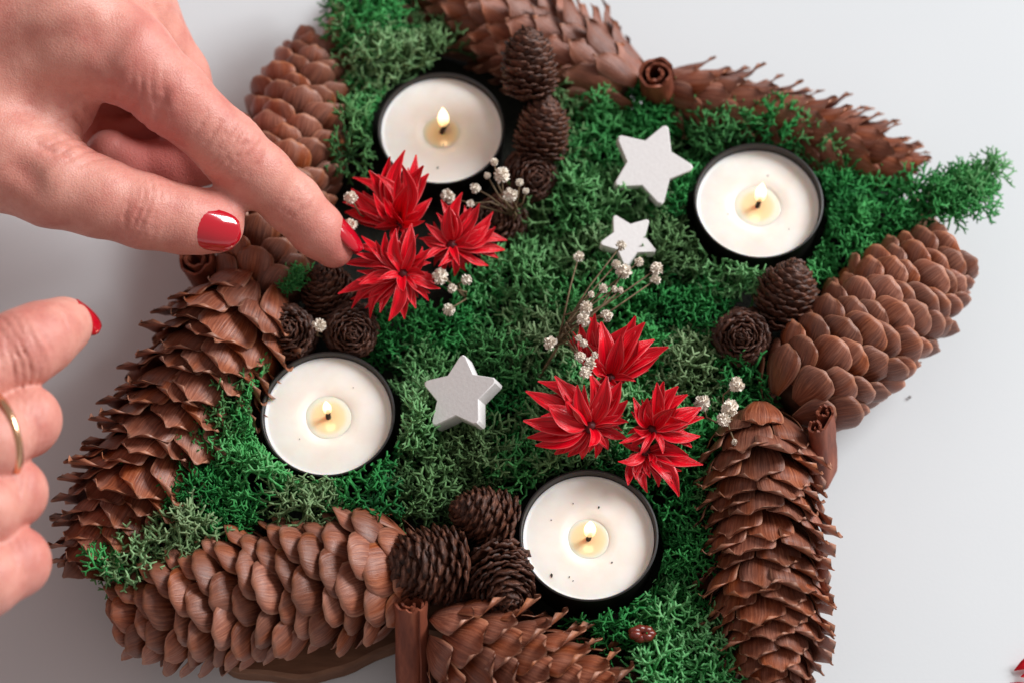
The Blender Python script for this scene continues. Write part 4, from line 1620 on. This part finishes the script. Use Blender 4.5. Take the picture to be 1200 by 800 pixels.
tn = Vector((0.05, -0.56, 0.82))
td = Vector(pm(258, 268, 62.5) - pm(215, 258, 67))
nail(hand1, on_skin(hf, pm(244, 264, 64), tn) + np.array(td.normalized()) * 1.8 + np.array(tn) * 0.5, td, tn, 17.5, 13.6, 7.6)
inn = Vector((0.62, 0.48, 0.56))
idd = Vector(pm(391, 291, 46.5) - pm(350, 246, 56))
nail(hand1, on_skin(hf, pm(385, 284, 48), inn) + np.array(idd.normalized()) * 2.0 + np.array(inn) * 0.5, idd, inn, 15.0, 11.0, 6.2)

# --- the hand with the ring
hg = HandField()
hg.chain([(-1150, 690, 118, 33), (-750, 665, 116, 29), (-480, 640, 110, 23.5), (-310, 635, 104, 25), (-215, 620, 98, 22)], 8, 14)
hg.chain([(-204, 520, 98, 14.25), (-104, 462, 102, 10.45), (-34, 434, 100, 9.69), (26, 408, 96, 9.69), (52, 394, 92, 8.74), (74, 382, 87, 6.84), (78, 384, 82, 5.89)], 4, 2.0)
hg.chain([(-204, 610, 96, 13.3), (-110, 570, 100, 10.2), (-15, 518, 98, 9.6), (30, 492, 90, 8.8), (30, 498, 74, 8.2), (0, 515, 56, 7.4)], 3, 1.3)
hg.chain([(-204, 690, 92, 13.3), (-110, 650, 95, 10.2), (-22, 598, 93, 9.4), (14, 577, 86, 8.7), (12, 582, 68, 8.0), (-30, 600, 52, 7.4)], 3, 1.3)
hg.chain([(-204, 770, 86, 12.4), (-110, 735, 90, 9.6), (-20, 680, 88, 9.2), (17, 658, 82, 8.8), (15, 663, 64, 8.0), (-25, 675, 50, 7.0)], 3, 1.3)
hg.chain([(-204, 520, 98, 14.25), (-204, 720, 86, 13.30)], 6, 10)
lfd = Vector(pm(74, 382, 87) - pm(-34, 434, 100))
hg.crease((24, 405, 105), lfd, 6.0, 13, 0.45, 2.3, 0.3)
hg.crease((68, 372, 95), lfd, 3.5, 9, 0.25, 1.8, 0.3)
hg.crease((36, 490, 98), Vector((0.85, 0.1, -0.5)), 6, 11, 0.28, 2.2, 0.6)
hg.crease((21, 575, 92), Vector((0.85, 0.1, -0.5)), 6, 11, 0.25, 2.2, 1.6)
hg.crease((26, 655, 88), Vector((0.85, 0.1, -0.5)), 6, 11, 0.25, 2.2, 2.6)
hg.red((31, 400, 100), 9, 0.35)
hg.red((31, 505, 88), 9, 0.4)
hg.red((16, 580, 84), 9, 0.4)
hg.red((21, 660, 82), 10, 0.5)
SH = 14
for g in ([(22, 400), (26, 414), (30, 440)], [(36, 394), (42, 412), (50, 434)], [(46, 388), (56, 406), (64, 424)], [(58, 382), (68, 396), (74, 410)], [(10, 402), (13, 418), (16, 436)], [(28, 396), (34, 414), (40, 430)],
          [(78, 362), (88, 372), (92, 384)], [(84, 358), (94, 367), (97, 378)]):
    hg.groove([(x - SH, y) for x, y in g], 0.6, 0.36)
for g in ([(48, 478), (56, 492), (56, 510)], [(40, 478), (46, 494), (47, 512)], [(30, 560), (37, 574), (36, 590)], [(36, 640), (43, 655), (42, 672)], [(26, 640), (32, 658), (31, 676)]):
    hg.groove([(x - SH, y) for x, y in g], 0.6, 0.2)
hand2 = hg.build('hand', 'bare hand with a gold ring, fingers half curled beside the spruce cone', [-420, -140, 30], [-95, 40, 155], 0.62)
ln = Vector((0.90, 0.30, 0.42))
ld = Vector((0.45, -0.1, -0.9))
nail(hand2, on_skin(hg, pm(76, 383, 84), ln) + np.array(ln) * 0.4 + np.array(ld) * 0.5, ld, ln, 11.0, 10.0, 5.6)

# ring
def ring_obj():
    c = pm(0, 510, 95)
    ax = Vector((0.80, 0.40, -0.42)).normalized()
    V, F = [], []
    r0 = 0.95
    x = ax.orthogonal().normalized()
    y = ax.cross(x)
    nn, mm = 72, 10
    # fitted round the finger
    tt = np.linspace(4, 14, 201)
    rad = []
    for i in range(nn):
        a = 2 * math.pi * i / nn
        d = np.array(x * math.cos(a) + y * math.sin(a))
        v = hg.f(c + tt[:, None] * d)
        rad.append(min(11.2, tt[np.argmax(v > 0)] if (v > 0).any() else 11.2))
    rad = np.array(rad)
    for _ in range(12):
        rad = np.maximum(rad, 0.5 * (np.roll(rad, 2) + np.roll(rad, -2)))
        rad = (np.roll(rad, 1) + rad + np.roll(rad, -1)) / 3
    for i in range(nn):
        a = 2 * math.pi * i / nn
        d = x * math.cos(a) + y * math.sin(a)
        R = rad[i] + 0.35
        for j in range(mm):
            b = 2 * math.pi * j / mm
            V.append((d * (R + r0 * 0.55 * math.cos(b)) + ax * (r0 * 1.15 * math.sin(b))) * MM)
    c = Vector(c) * MM
    for i in range(nn):
        for j in range(mm):
            p, q = i * mm + j, ((i + 1) % nn) * mm + j
            p2, q2 = i * mm + (j + 1) % mm, ((i + 1) % nn) * mm + (j + 1) % mm
            F.append((p, q, q2, p2))
    o = mobj('ring', mesh('ring', V, F, MAT['gold']))
    o.location = c
    tag(o, 'plain thin gold ring worn on a bent finger', 'ring')


ring_obj()
